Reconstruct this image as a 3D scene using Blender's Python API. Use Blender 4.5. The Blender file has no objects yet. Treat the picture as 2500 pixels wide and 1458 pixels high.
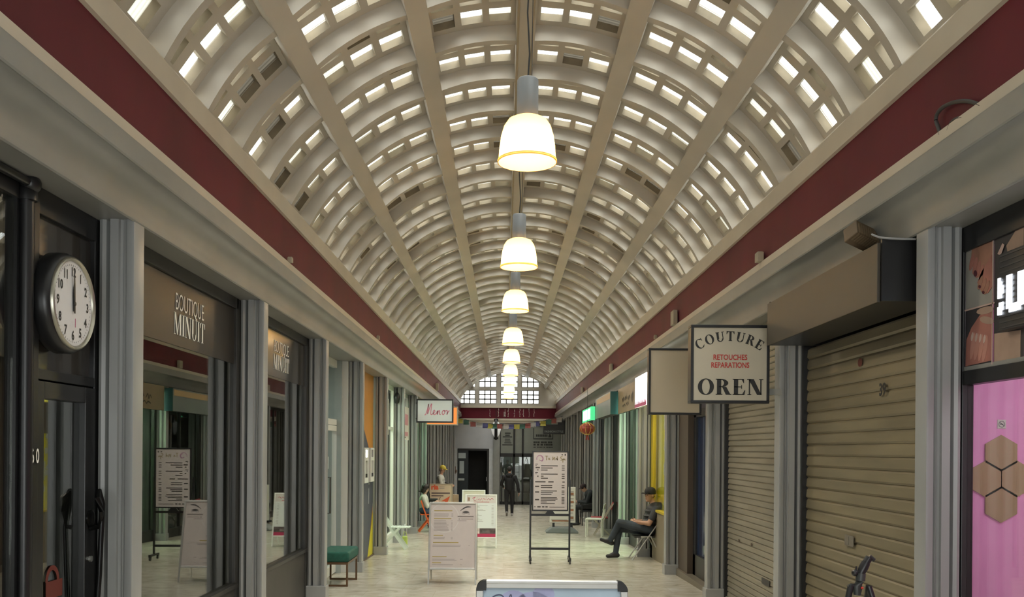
import bpy, math, random
import numpy as np
from math import sin, cos, pi, sqrt, radians, atan2
from mathutils import Vector, Matrix
random.seed(7)
SC = bpy.context.scene
COL = SC.collection

# ------------------------------------------------------------------ place constants (metres)
F = 2200.0            # focal length in photo pixels
VX, VY = 1232.0, 1099.0
RS = 0.0078           # slight camera roll
HC = 1.6              # camera height
K = 0.0233            # the floor falls gently along the gallery
XC = 0.155            # centre line of the gallery
S = 2.9               # pillar bay
D1 = 5.525
YA, YB = -3.5, 43.0   # gallery extent
HG = 2.625            # half width at the shop fronts
HP = 2.375            # half width at the pillars
def fl(y): return -K * y
def at(px, py, d):
    u, v = px - VX, VY - py
    X = u - v * RS; Z = u * RS + v
    return Vector((X * d / F, d, HC + Z * d / F))
def hx(side, h): return XC + side * h
def PD(k): return D1 + S * (k - 1)      # far edge of pillar k

# ------------------------------------------------------------------ materials
MATS = {}
def mat(name, col, rough=0.6, metal=0.0, noise=0.0, scale=6.0, bump=0.0, emit=None, estr=0.0, spec=0.5, dirt=None, stretch=(1,1,1), coat=0.0):
    if name in MATS: return MATS[name]
    m = bpy.data.materials.new(name); m.use_nodes = True
    nt = m.node_tree; b = nt.nodes['Principled BSDF']
    b.inputs['Roughness'].default_value = rough
    b.inputs['Metallic'].default_value = metal
    b.inputs['Specular IOR Level'].default_value = spec
    b.inputs['Coat Weight'].default_value = coat
    c4 = (col[0], col[1], col[2], 1)
    b.inputs['Base Color'].default_value = c4
    if noise > 0 or bump > 0:
        tc = nt.nodes.new('ShaderNodeTexCoord'); mp = nt.nodes.new('ShaderNodeMapping')
        mp.inputs['Scale'].default_value = stretch
        nt.links.new(tc.outputs['Object'], mp.inputs['Vector'])
        n = nt.nodes.new('ShaderNodeTexNoise'); n.inputs['Scale'].default_value = scale; n.inputs['Detail'].default_value = 6
        nt.links.new(mp.outputs['Vector'], n.inputs['Vector'])
        if noise > 0:
            r = nt.nodes.new('ShaderNodeMapRange'); r.inputs[1].default_value = 0.3; r.inputs[2].default_value = 0.7
            nt.links.new(n.outputs['Fac'], r.inputs[0])
            mx = nt.nodes.new('ShaderNodeMix'); mx.data_type = 'RGBA'
            dk = dirt or tuple(c * (1 - noise) for c in col)
            lt = tuple(min(1, c * (1 + noise * 0.5)) for c in col)
            mx.inputs[6].default_value = (*dk, 1); mx.inputs[7].default_value = (*lt, 1)
            nt.links.new(r.outputs[0], mx.inputs[0]); nt.links.new(mx.outputs[2], b.inputs['Base Color'])
        if bump > 0:
            bp = nt.nodes.new('ShaderNodeBump'); bp.inputs['Strength'].default_value = bump; bp.inputs['Distance'].default_value = 0.01
            nt.links.new(n.outputs['Fac'], bp.inputs['Height']); nt.links.new(bp.outputs['Normal'], b.inputs['Normal'])
    if emit:
        b.inputs['Emission Color'].default_value = (*emit, 1); b.inputs['Emission Strength'].default_value = estr
    MATS[name] = m; return m

def glass(name, tint=(0.9, 0.92, 0.9), ior=1.5, rough=0.0, refl=(1, 1, 1)):
    if name in MATS: return MATS[name]
    m = bpy.data.materials.new(name); m.use_nodes = True; nt = m.node_tree; nt.nodes.clear()
    out = nt.nodes.new('ShaderNodeOutputMaterial'); mx = nt.nodes.new('ShaderNodeMixShader')
    fr = nt.nodes.new('ShaderNodeFresnel'); fr.inputs['IOR'].default_value = ior
    ge = nt.nodes.new('ShaderNodeNewGeometry'); mr = nt.nodes.new('ShaderNodeMapRange'); mr.inputs[3].default_value = ior; mr.inputs[4].default_value = 1/ior
    nt.links.new(ge.outputs['Backfacing'], mr.inputs[0]); nt.links.new(mr.outputs[0], fr.inputs['IOR'])
    tr = nt.nodes.new('ShaderNodeBsdfTransparent'); tr.inputs['Color'].default_value = (*tint, 1)
    gl = nt.nodes.new('ShaderNodeBsdfGlossy'); gl.inputs['Roughness'].default_value = rough; gl.inputs['Color'].default_value = (*refl, 1)
    nt.links.new(fr.outputs[0], mx.inputs[0]); nt.links.new(tr.outputs[0], mx.inputs[1]); nt.links.new(gl.outputs[0], mx.inputs[2])
    nt.links.new(mx.outputs[0], out.inputs['Surface']); MATS[name] = m; return m

def emis(name, col, s):
    return mat(name, (0.02, 0.02, 0.02), 0.5, emit=col, estr=s)

# ------------------------------------------------------------------ mesh collector
class MB:
    def __init__(s): s.v = []; s.f = []; s.m = []
    def add(s, vs, fs, mi=0):
        b = len(s.v); s.v += [tuple(v) for v in vs]
        for f in fs: s.f.append(tuple(b + i for i in f)); s.m.append(mi)
        return s
    def quad(s, a, b, c, d, mi=0): return s.add([a, b, c, d], [(0, 1, 2, 3)], mi)
    def box(s, x0, x1, y0, y1, z0, z1, mi=0):
        x0, x1 = min(x0, x1), max(x0, x1); y0, y1 = min(y0, y1), max(y0, y1); z0, z1 = min(z0, z1), max(z0, z1)
        return s.add([(x0,y0,z0),(x1,y0,z0),(x1,y1,z0),(x0,y1,z0),(x0,y0,z1),(x1,y0,z1),(x1,y1,z1),(x0,y1,z1)],
                     [(0,3,2,1),(4,5,6,7),(0,1,5,4),(1,2,6,5),(2,3,7,6),(3,0,4,7)], mi)
    def obox(s, o, ux, uy, uz, mi=0):   # box from corner o with edge vectors
        o, ux, uy, uz = Vector(o), Vector(ux), Vector(uy), Vector(uz)
        if ux.cross(uy).dot(uz) < 0: ux, uy = uy, ux
        p = [o, o+ux, o+ux+uy, o+uy]; p += [q + uz for q in p]
        return s.add(p, [(0,3,2,1),(4,5,6,7),(0,1,5,4),(1,2,6,5),(2,3,7,6),(3,0,4,7)], mi)
    def bar(s, a, b, w, h=None, up=(0, 0, 1), mi=0):
        a, b = Vector(a), Vector(b); h = h or w; d = (b - a).normalized(); up = Vector(up)
        if abs(d.dot(up)) > 0.98: up = Vector((0, 1, 0))
        r = d.cross(up).normalized(); u = r.cross(d)
        return s.obox(a - r*w/2 - u*h/2, r*w, u*h, b - a, mi)
    def tube(s, pts, r, n=8, mi=0, cap=True, closed=False):
        pts = [Vector(p) for p in pts]; rings = []; N = len(pts); rr = r if isinstance(r, (list, tuple)) else [r]*N
        ref = Vector((0.0123, 0.0345, 1)).normalized()
        for i, p in enumerate(pts):
            if closed: d = pts[(i+1) % N] - pts[i-1]
            else: d = pts[min(i+1, N-1)] - pts[max(i-1, 0)]
            d.normalize()
            if abs(d.dot(ref)) > 0.97: q = Vector((0, 1, 0.05))
            else: q = ref
            a = d.cross(q).normalized(); b = a.cross(d)
            rings.append([p + a*rr[i]*cos(2*pi*j/n) + b*rr[i]*sin(2*pi*j/n) for j in range(n)])
        vs = [v for R_ in rings for v in R_]; fs = []
        M = N if closed else N - 1
        for i in range(M):
            for j in range(n):
                i2 = (i+1) % N
                fs.append((i*n+j, i*n+(j+1) % n, i2*n+(j+1) % n, i2*n+j))
        if cap and not closed: fs += [tuple(range(n-1, -1, -1)), tuple((N-1)*n + j for j in range(n))]
        return s.add(vs, fs, mi)
    def lathe(s, prof, c=(0, 0, 0), n=24, mi=0, axis='z'):
        c = Vector(c); vs = []; fs = []
        for r, z in prof:
            for j in range(n):
                a = 2*pi*j/n
                q = (r*cos(a), r*sin(a), z) if axis == 'z' else ((z, r*cos(a), r*sin(a)) if axis == 'x' else (r*cos(a), z, r*sin(a)))
                vs.append(c + Vector(q))
        for i in range(len(prof)-1):
            for j in range(n): fs.append((i*n+j, i*n+(j+1) % n, (i+1)*n+(j+1) % n, (i+1)*n+j))
        if prof[0][0] > 1e-5: fs.append(tuple(range(n-1, -1, -1)))
        if prof[-1][0] > 1e-5: fs.append(tuple((len(prof)-1)*n + j for j in range(n)))
        return s.add(vs, fs, mi)
    def ell(s, c, r, n=14, m=9, mi=0, rot=None):
        c = Vector(c); r = r if isinstance(r, (tuple, list)) else (r, r, r); vs = []; fs = []
        for i in range(m+1):
            t = pi*i/m
            for j in range(n):
                a = 2*pi*j/n; q = Vector((r[0]*sin(t)*cos(a), r[1]*sin(t)*sin(a), r[2]*cos(t)))
                if rot: q = rot @ q
                vs.append(c + q)
        for i in range(m):
            for j in range(n): fs.append((i*n+j, (i+1)*n+j, (i+1)*n+(j+1) % n, i*n+(j+1) % n))
        return s.add(vs, fs, mi)
    def prism(s, poly, o, ux, uy, un, mi=0):   # poly in (a,b); extruded along un (vector with length)
        o, ux, uy, un = Vector(o), Vector(ux), Vector(uy), Vector(un); n = len(poly)
        p = [o + ux*a + uy*b for a, b in poly]; vs = p + [q + un for q in p]
        fs = [tuple(range(n-1, -1, -1)), tuple(range(n, 2*n))]
        fs += [(i, (i+1) % n, n + (i+1) % n, n + i) for i in range(n)]
        return s.add(vs, fs, mi)
    def text(s, body, size, o, ux, uy, un, thick=0.004, mi=0, bold=0.0, align='CENTER', shear=0.0, wide=1.0):
        cu = bpy.data.curves.new('t', 'FONT'); cu.body = body; cu.size = size; cu.align_x = align; cu.resolution_u = 3
        cu.offset = bold; cu.shear = shear; cu.extrude = 0.0
        ob = bpy.data.objects.new('t', cu); me = bpy.data.meshes.new_from_object(ob)
        o, ux, uy, un = Vector(o), Vector(ux), Vector(uy), Vector(un)
        vs = [o + ux*v.co.x*wide + uy*v.co.y + un*thick for v in me.vertices]
        s.add(vs, [tuple(p.vertices) for p in me.polygons], mi)
        bpy.data.objects.remove(ob); bpy.data.curves.remove(cu); bpy.data.meshes.remove(me)
        return s
    def build(s, name, mats, parent=None, smooth=None, bevel=0.0, seg=2, off=None):
        if not isinstance(mats, (list, tuple)): mats = [mats]
        me = bpy.data.meshes.new(name)
        vs = s.v
        if off is not None: vs = [(v[0]-off[0], v[1]-off[1], v[2]-off[2]) for v in vs]
        me.from_pydata(vs, [], s.f)
        for m in mats: me.materials.append(m)
        if any(s.m): me.polygons.foreach_set('material_index', s.m)
        if smooth is not None:
            me.polygons.foreach_set('use_smooth', [True]*len(me.polygons))
            me.set_sharp_from_angle(angle=radians(smooth))
        me.validate(); me.update()
        o = bpy.data.objects.new(name, me); COL.objects.link(o)
        if parent is not None: o.parent = parent
        if bevel > 0:
            b = o.modifiers.new('Bevel', 'BEVEL'); b.width = bevel; b.segments = seg; b.limit_method = 'ANGLE'
        return o

def tag(o, label=None, cat=None, group=None, kind=None):
    if label: o['label'] = label
    if cat: o['category'] = cat
    if group: o['group'] = group
    if kind: o['kind'] = kind
    return o
def thing(name, label, cat, loc=(0, 0, 0), rz=0.0, group=None, kind=None):
    o = bpy.data.objects.new(name, None); COL.objects.link(o); o.empty_display_size = 0.1
    o.location = loc; o.rotation_euler = (0, 0, rz)
    return tag(o, label, cat, group, kind)
class W:       # part builder: world coordinates in, parented to root (root not rotated)
    def __init__(s, root): s.r = root
    def __call__(s, name, mb, mats, **k):
        return mb.build(name, mats, s.r, off=tuple(s.r.location), **k)
def copy_tree(o, parent=None):
    c = o.copy(); COL.objects.link(c)
    if parent is not None: c.parent = parent
    for ch in [x for x in bpy.data.objects if x.parent == o]: copy_tree(ch, c)
    return c

# ------------------------------------------------------------------ serif capitals as polygons (unit height)
def _ring(cx, cy, ro, ri, a0, a1, n=20):
    out = []
    for i in range(n):
        t0 = a0 + (a1-a0)*i/n; t1 = a0 + (a1-a0)*(i+1)/n
        out.append([(cx+ri[0]*cos(t0), cy+ri[1]*sin(t0)), (cx+ro[0]*cos(t0), cy+ro[1]*sin(t0)),
                    (cx+ro[0]*cos(t1), cy+ro[1]*sin(t1)), (cx+ri[0]*cos(t1), cy+ri[1]*sin(t1))])
    return out
def R4(x0, x1, y0, y1): return [(x0, y0), (x1, y0), (x1, y1), (x0, y1)]
def serif(ch, T=0.2, t=0.05):
    P = []; sf = 0.07
    def stem(x, w): P.append(R4(x, x+w, 0, 1)); P.append(R4(x-sf, x+w+sf, 0, t)); P.append(R4(x-sf, x+w+sf, 1-t, 1))
    if ch == 'I': stem(sf, T); w = T+2*sf
    elif ch == 'T':
        w = 0.8; P += [R4(w/2-T/2, w/2+T/2, 0, 1), R4(w/2-T/2-sf, w/2+T/2+sf, 0, t), R4(0, w, 1-t, 1)]
        P += [[(0, 1), (0, 0.72), (0.035, 0.72), (0.16, 1)], [(w, 1), (w-0.16, 1), (w-0.035, 0.72), (w, 0.72)]]
    elif ch == 'E':
        w = 0.72; stem(sf, T); P += [R4(sf, w-0.05, 0, t), R4(sf, w-0.09, 1-t, 1), R4(sf, w-0.2, 0.5-t/2, 0.5+t/2)]
        P += [[(w-0.05, 0), (w, 0.3), (w-0.035, 0.3), (w-0.2, 0)], [(w-0.08, 1), (w-0.22, 1), (w-0.1, 0.74), (w-0.07, 0.74)], R4(w-0.23, w-0.19, 0.38, 0.62)]
    elif ch == 'N':
        w = 0.92; a = t*1.3; P += [R4(0.1, 0.1+a, 0, 1), R4(0.02, 0.24, 0, t), R4(0, 0.25, 1-t, 1), R4(w-0.1-a, w-0.1, 0, 1), R4(w-0.24, w, 1-t, 1)]
        P += [[(0.08, 1), (0.1+T*1.15, 1), (w-0.1, 0), (w-0.13-T*0.9, 0)]]
    elif ch == 'M':
        w = 1.12; a = t*1.2; P += [R4(0.1, 0.1+a, 0, 1), R4(0.02, 0.24, 0, t), R4(0, 0.2, 1-t, 1), R4(w-0.08-T, w-0.08, 0, 1), R4(w-0.15-T, w, 0, t), R4(w-0.08-T, w, 1-t, 1)]
        P += [[(0.08, 1), (0.08+T, 1), (0.52+T*0.4, 0.0), (0.52-T*0.4, 0.0)], [(0.50, 0), (0.55, 0), (w-0.08-T+a, 1), (w-0.08-T-0.02, 1)]]
    elif ch == 'U':
        w = 0.86; a = t*1.3; P += [R4(0.08, 0.08+T, 0.3, 1), R4(0, 0.16+T, 1-t, 1), R4(w-0.12-a, w-0.12, 0.3, 1), R4(w-0.26, w, 1-t, 1)]
        cx = (0.08 + w-0.12)/2; ro = (w-0.12-0.08)/2
        P += _ring(cx + 0.0, 0.3, (ro, 0.32), (ro - (T+a)/2, 0.32-t*1.3), pi, 2*pi, 14)
    elif ch == 'R':
        w = 0.86; stem(sf, T); x = sf+T*0.5
        P += _ring(x+0.1, 0.74, (0.42, 0.26), (0.42-T, 0.26-t), -pi/2, pi/2, 16)
        P += [R4(x, x+0.1, 1-t, 1), R4(x, x+0.1, 0.48, 0.48+t), [(0.36, 0.5), (0.36+T, 0.5), (w-0.02, 0), (w-0.02-T*1.1, 0)], R4(w-0.1, w+0.03, 0, t)]
    elif ch == 'O':
        w = 0.92; P += _ring(w/2, 0.5, (w/2, 0.52), (w/2-T, 0.52-t), 0, 2*pi, 36)
    elif ch == 'C':
        w = 0.84; P += _ring(0.46, 0.5, (0.46, 0.52), (0.46-T, 0.52-t), radians(48), radians(312), 28)
        P += [[(0.70, 0.92), (0.80, 1.0), (0.82, 0.68), (0.78, 0.68)], [(0.72, 0.1), (0.82, 0.22), (0.79, 0.24), (0.66, 0.12)]]
    else: w = 0.4
    return P, w
def serif_text(mb, word, h, o, ux, uy, un, wide=1.0, T=0.2, t=0.05, gap=0.1, mi=0, total=None, thick=0.003, arc=None, widths=None):
    glyphs = [serif(c, T, t) for c in word]; L = sum(w for _, w in glyphs) + gap*(len(word)-1)
    if total: wide = total/(L*h)
    o, ux, uy, un = Vector(o), Vector(ux), Vector(uy), Vector(un); x = -L/2
    for P, w in glyphs:
        for poly in P:
            pts = []
            for a, b in poly:
                X, Y = (x + a)*h*wide, b*h
                if arc:
                    xm = (x + w/2)*h*wide; th = xm/arc; dx = (a - w/2)*h*wide
                    X, Y = arc*sin(th) + dx*cos(th) + Y*sin(th), arc*cos(th) - arc - dx*sin(th) + Y*cos(th)
                pts.append((X, Y))
            mb.prism(pts, o, ux, uy, un*thick, mi)
        x += w + gap
    return mb
def ribbon(mb, pts, w, o, ux, uy, un, mi=0, thick=0.003):
    o, ux, uy, un = Vector(o), Vector(ux), Vector(uy), Vector(un)
    P = [Vector((a, b, 0)) for a, b in pts]
    L = []
    for i, p in enumerate(P):
        d = (P[min(i+1, len(P)-1)] - P[max(i-1, 0)]).normalized(); n = Vector((-d.y, d.x, 0))
        L.append((p + n*w/2, p - n*w/2))
    f3 = lambda q: o + ux*q.x + uy*q.y + un*thick
    for (a, b), (c, d) in zip(L, L[1:]): mb.quad(f3(a), f3(b), f3(d), f3(c), mi)
    return mb
def curve(ctrl, n=6):      # Catmull-Rom through 2D points
    out = []; C = [ctrl[0]] + list(ctrl) + [ctrl[-1]]
    for i in range(1, len(C)-2):
        p0, p1, p2, p3 = C[i-1], C[i], C[i+1], C[i+2]
        for j in range(n):
            t = j/n
            out.append(tuple(0.5*((2*p1[k]) + (-p0[k]+p2[k])*t + (2*p0[k]-5*p1[k]+4*p2[k]-p3[k])*t*t + (-p0[k]+3*p1[k]-3*p2[k]+p3[k])*t**3) for k in range(len(p1))))
    out.append(tuple(ctrl[-1])); return out
SKY = 7.0; LAMP_W = 42; SPOT_W = 85; SUN_W = 5.0
# ------------------------------------------------------------------ paints
M_VAULT = mat('vault_paint', (0.49, 0.45, 0.385), 0.6, noise=0.10, scale=1.3, spec=0.3)
M_CREAM = mat('cream_paint', (0.62, 0.55, 0.44), 0.5, noise=0.08, scale=2.0)
M_GREY = mat('grey_paint', (0.275, 0.275, 0.255), 0.38, noise=0.14, scale=3.0, stretch=(1, 0.5, 1))
M_PILL = mat('pillar_paint', (0.33, 0.335, 0.332), 0.27, noise=0.10, scale=1.6, stretch=(1, 1, 0.6))
M_RED = mat('maroon_paint', (0.125, 0.007, 0.020), 0.55, noise=0.22, spec=.3, scale=1.6, stretch=(1, 1, 0.6))
M_DARKWALL = mat('dark_wall', (0.045, 0.043, 0.04), 0.7)
M_MIDWALL = mat('plain_shop_wall', (0.30, 0.30, 0.28), 0.7, noise=0.1)
M_BLACK = mat('black_paint', (0.012, 0.012, 0.013), 0.35)
M_BRONZE = mat('dark_bronze_frame', (0.03, 0.028, 0.025), 0.35, noise=0.2)
M_WHITE = mat('white_paint', (0.72, 0.72, 0.68), 0.4)
M_ALU = mat('brushed_aluminium', (0.62, 0.62, 0.60), 0.28, 0.9, noise=0.06)

# floor: pale marble slabs with faint streaks and joints
def floor_mat():
    m = bpy.data.materials.new('marble_floor'); m.use_nodes = True; nt = m.node_tree; b = nt.nodes['Principled BSDF']
    L = nt.links.new
    tc = nt.nodes.new('ShaderNodeTexCoord'); mp = nt.nodes.new('ShaderNodeMapping'); mp.inputs['Scale'].default_value = (0.9, 1.2, 1)
    mp.inputs['Rotation'].default_value = (0, 0, 0.35)
    L(tc.outputs['Object'], mp.inputs['Vector'])
    n = nt.nodes.new('ShaderNodeTexNoise'); n.inputs['Scale'].default_value = 2.6; n.inputs['Detail'].default_value = 9; n.inputs['Distortion'].default_value = 1.8; n.inputs['Roughness'].default_value = 0.62
    L(mp.outputs[0], n.inputs['Vector'])
    cr = nt.nodes.new('ShaderNodeValToRGB'); e = cr.color_ramp.elements
    e[0].position = 0.26; e[0].color = (0.34, 0.295, 0.225, 1); e[1].position = 0.72; e[1].color = (0.64, 0.60, 0.52, 1)
    k = e.new(0.42); k.color = (0.51, 0.47, 0.39, 1)
    L(n.outputs['Fac'], cr.inputs[0])
    br = nt.nodes.new('ShaderNodeTexBrick'); br.inputs['Scale'].default_value = 1.0; br.inputs['Mortar Size'].default_value = 0.004
    br.inputs['Brick Width'].default_value = 0.9; br.inputs['Row Height'].default_value = 0.6; br.inputs['Mortar Smooth'].default_value = 0.3
    br.inputs['Color1'].default_value = (1, 1, 1, 1); br.inputs['Color2'].default_value = (0.86, 0.85, 0.83, 1); br.inputs['Mortar'].default_value = (0.70, 0.66, 0.6, 1)
    L(tc.outputs['Object'], br.inputs['Vector'])
    mx = nt.nodes.new('ShaderNodeMix'); mx.data_type = 'RGBA'; mx.blend_type = 'MULTIPLY'; mx.inputs[0].default_value = 0.75
    L(cr.outputs[0], mx.inputs[6]); L(br.outputs['Color'], mx.inputs[7]); L(mx.outputs[2], b.inputs['Base Color'])
    r = nt.nodes.new('ShaderNodeMapRange'); r.inputs[3].default_value = 0.14; r.inputs[4].default_value = 0.30
    L(n.outputs['Fac'], r.inputs[0]); L(r.outputs[0], b.inputs['Roughness'])
    return m
f = MB(); f.quad((-6.2, YA, fl(YA)), (6.5, YA, fl(YA)), (6.5, 48, fl(48)), (-6.2, 48, fl(48)))
tag(f.build('floor', floor_mat()), 'pale streaked marble floor of the shopping gallery', 'floor', kind='structure')

# ------------------------------------------------------------------ coffered vault
AV, RISE, ZS = 2.26, 1.25, HC + 2.37
RV = (AV*AV + RISE*RISE)/(2*RISE); ANG = math.asin(AV/RV); ZCV = ZS + RISE - RV
PITCH = 0.822; QN = (radians(19.1), radians(40.6))
RIBS = [5.55 + PITCH * i for i in range(-11, 47)]
RIBS = [y for y in RIBS if y < YB + 0.2]
def VP(t, r, y):
    u = (pi/2 - t)/(pi/6); a = abs(u); N_ = (0, QN[0], QN[1], ANG)
    i = min(2, int(a)); q = math.copysign(N_[i] + (N_[i+1]-N_[i])*(a-i), u)
    return (XC + (RV + r)*sin(q), y, ZCV + (RV + r)*cos(q))
ZRIDGE = ZS + RISE
R_IN, R_OUT = 0.15, 0.225
RP = random.Random(5); slab = MB(); panes = MB(); DEG = pi / 180
hb = 2.75
for y0 in RIBS:
    ya, yb = y0 + 0.04, y0 + PITCH - 0.04
    rows = [ya, ya + 0.085, ya + 0.315, ya + 0.425, ya + 0.655, yb]
    for p in range(6):
        t0, t1 = (30*p + (hb if p else 1.0)) * DEG, (30*p + 30 - (hb if p < 5 else 1.0)) * DEG
        w = t1 - t0; m = 0.055*w; g = 0.075*w; h = (w - 2*m - 2*g)/3
        ts = [t0, t0+m, t0+m+h, t0+m+h+g, t0+m+2*h+g, t0+m+2*h+2*g, t1-m, t1]
        for i in range(7):
            for j in range(5):
                a, b, c, d = ts[i], ts[i+1], rows[j], rows[j+1]
                if i in (1, 3, 5) and j in (1, 3):
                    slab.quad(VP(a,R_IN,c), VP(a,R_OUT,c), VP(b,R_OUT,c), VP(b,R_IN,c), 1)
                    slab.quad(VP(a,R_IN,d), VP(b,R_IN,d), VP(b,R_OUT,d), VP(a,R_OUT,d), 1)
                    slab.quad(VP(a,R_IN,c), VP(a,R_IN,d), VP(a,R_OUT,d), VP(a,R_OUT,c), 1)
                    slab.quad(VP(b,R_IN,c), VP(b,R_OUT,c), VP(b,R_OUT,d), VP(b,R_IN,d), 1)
                    panes.quad(VP(a,R_OUT-.012,c), VP(b,R_OUT-.012,c), VP(b,R_OUT-.012,d), VP(a,R_OUT-.012,d), RP.choices((0, 1, 2), (62, 26, 12))[0])
                else:
                    slab.quad(VP(a,R_IN,c), VP(b,R_IN,c), VP(b,R_IN,d), VP(a,R_IN,d))
                    slab.quad(VP(a,R_OUT,c), VP(a,R_OUT,d), VP(b,R_OUT,d), VP(b,R_OUT,c))
ceil = tag(slab.build('ceiling', [M_VAULT, mat('shade_brown_opening_edge', (.22, .18, .12), .8, noise=.3, scale=4)]), 'coffered concrete barrel vault pierced by small roof openings', 'ceiling', kind='structure')  # brown opening edges darkened in colour, so they read as shade beside sky
# ribbed translucent roof panes in the openings
def roof_glass(nm, col, t0, t1):
    gm = bpy.data.materials.new(nm); gm.use_nodes = True; nt = gm.node_tree; nt.nodes.clear()
    out = nt.nodes.new('ShaderNodeOutputMaterial'); mx = nt.nodes.new('ShaderNodeMixShader')
    tr = nt.nodes.new('ShaderNodeBsdfTransparent'); df = nt.nodes.new('ShaderNodeBsdfTranslucent'); df.inputs['Color'].default_value = (*[c*.9 for c in col], 1)
    tc = nt.nodes.new('ShaderNodeTexCoord'); wv = nt.nodes.new('ShaderNodeTexWave'); wv.bands_direction = 'Y'; wv.inputs['Scale'].default_value = 7; wv.inputs['Distortion'].default_value = 0
    nt.links.new(tc.outputs['Object'], wv.inputs['Vector'])
    cr = nt.nodes.new('ShaderNodeMapRange'); cr.inputs[3].default_value = t0; cr.inputs[4].default_value = t1
    tr.inputs['Color'].default_value = (*col, 1)
    nt.links.new(wv.outputs['Fac'], cr.inputs[0]); nt.links.new(cr.outputs[0], mx.inputs[0])
    nt.links.new(tr.outputs[0], mx.inputs[1]); nt.links.new(df.outputs[0], mx.inputs[2]); nt.links.new(mx.outputs[0], out.inputs['Surface'])
    return gm
panes.build('roof_glazing', [roof_glass('ribbed_roof_glass', (.95, .96, .93), .03, .35), roof_glass('dusty_roof_glass', (.45, .44, .38), .1, .5), roof_glass('blackened_roof_glass', (.07, .06, .045), .1, .5)], ceil)
# transverse ribs (one mesh, repeated) and the five long beams
def arc_bar(mb, y0, y1, r0, r1, ta, tb, step=3.0):
    n = max(1, int(round((tb-ta)/step)))
    for i in range(n):
        a = (ta + (tb-ta)*i/n)*DEG; b = (ta + (tb-ta)*(i+1)/n)*DEG
        mb.quad(VP(a,r0,y0), VP(a,r0,y1), VP(b,r0,y1), VP(b,r0,y0))
        mb.quad(VP(a,r0,y0), VP(b,r0,y0), VP(b,r1,y0), VP(a,r1,y0))
        mb.quad(VP(a,r0,y1), VP(a,r1,y1), VP(b,r1,y1), VP(b,r0,y1))
rb = MB()
for p in range(6):   # each panel's rib is slightly deeper at its ends, like the shallow arches of the photo
    n = 10
    for i in range(n):
        def q(k): 
            t = (30*p + 30*k/n)*DEG; return t, -0.0 + 0.022*sin(pi*k/n)
        (a, ra), (b, rb_) = q(i), q(i+1)
        y0, y1 = -0.04, 0.04
        rb.quad(VP(a,ra,y0), VP(a,ra,y1), VP(b,rb_,y1), VP(b,rb_,y0))
        rb.quad(VP(a,ra,y0), VP(b,rb_,y0), VP(b,R_IN+.02,y0), VP(a,R_IN+.02,y0))
        rb.quad(VP(a,ra,y1), VP(a,R_IN+.02,y1), VP(b,R_IN+.02,y1), VP(b,rb_,y1))
r0 = rb.build('rib', M_VAULT, ceil, smooth=30); r0.location = (0, RIBS[0], 0)
for y in RIBS[1:]:
    c = r0.copy(); COL.objects.link(c); c.parent = ceil; c.location = (0, y, 0)
for k in range(1, 6):
    b = MB(); arc_bar(b, YA, YB, -0.012, R_IN + .02, 30*k - hb, 30*k + hb, 5.2)
    a0, a1 = (30*k-hb)*DEG, (30*k+hb)*DEG
    for a in (a0, a1): b.quad(VP(a,-.012,YA), VP(a,-.012,YB), VP(a,R_IN+.02,YB), VP(a,R_IN+.02,YA))
    b.build('beam', M_VAULT, ceil)

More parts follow.
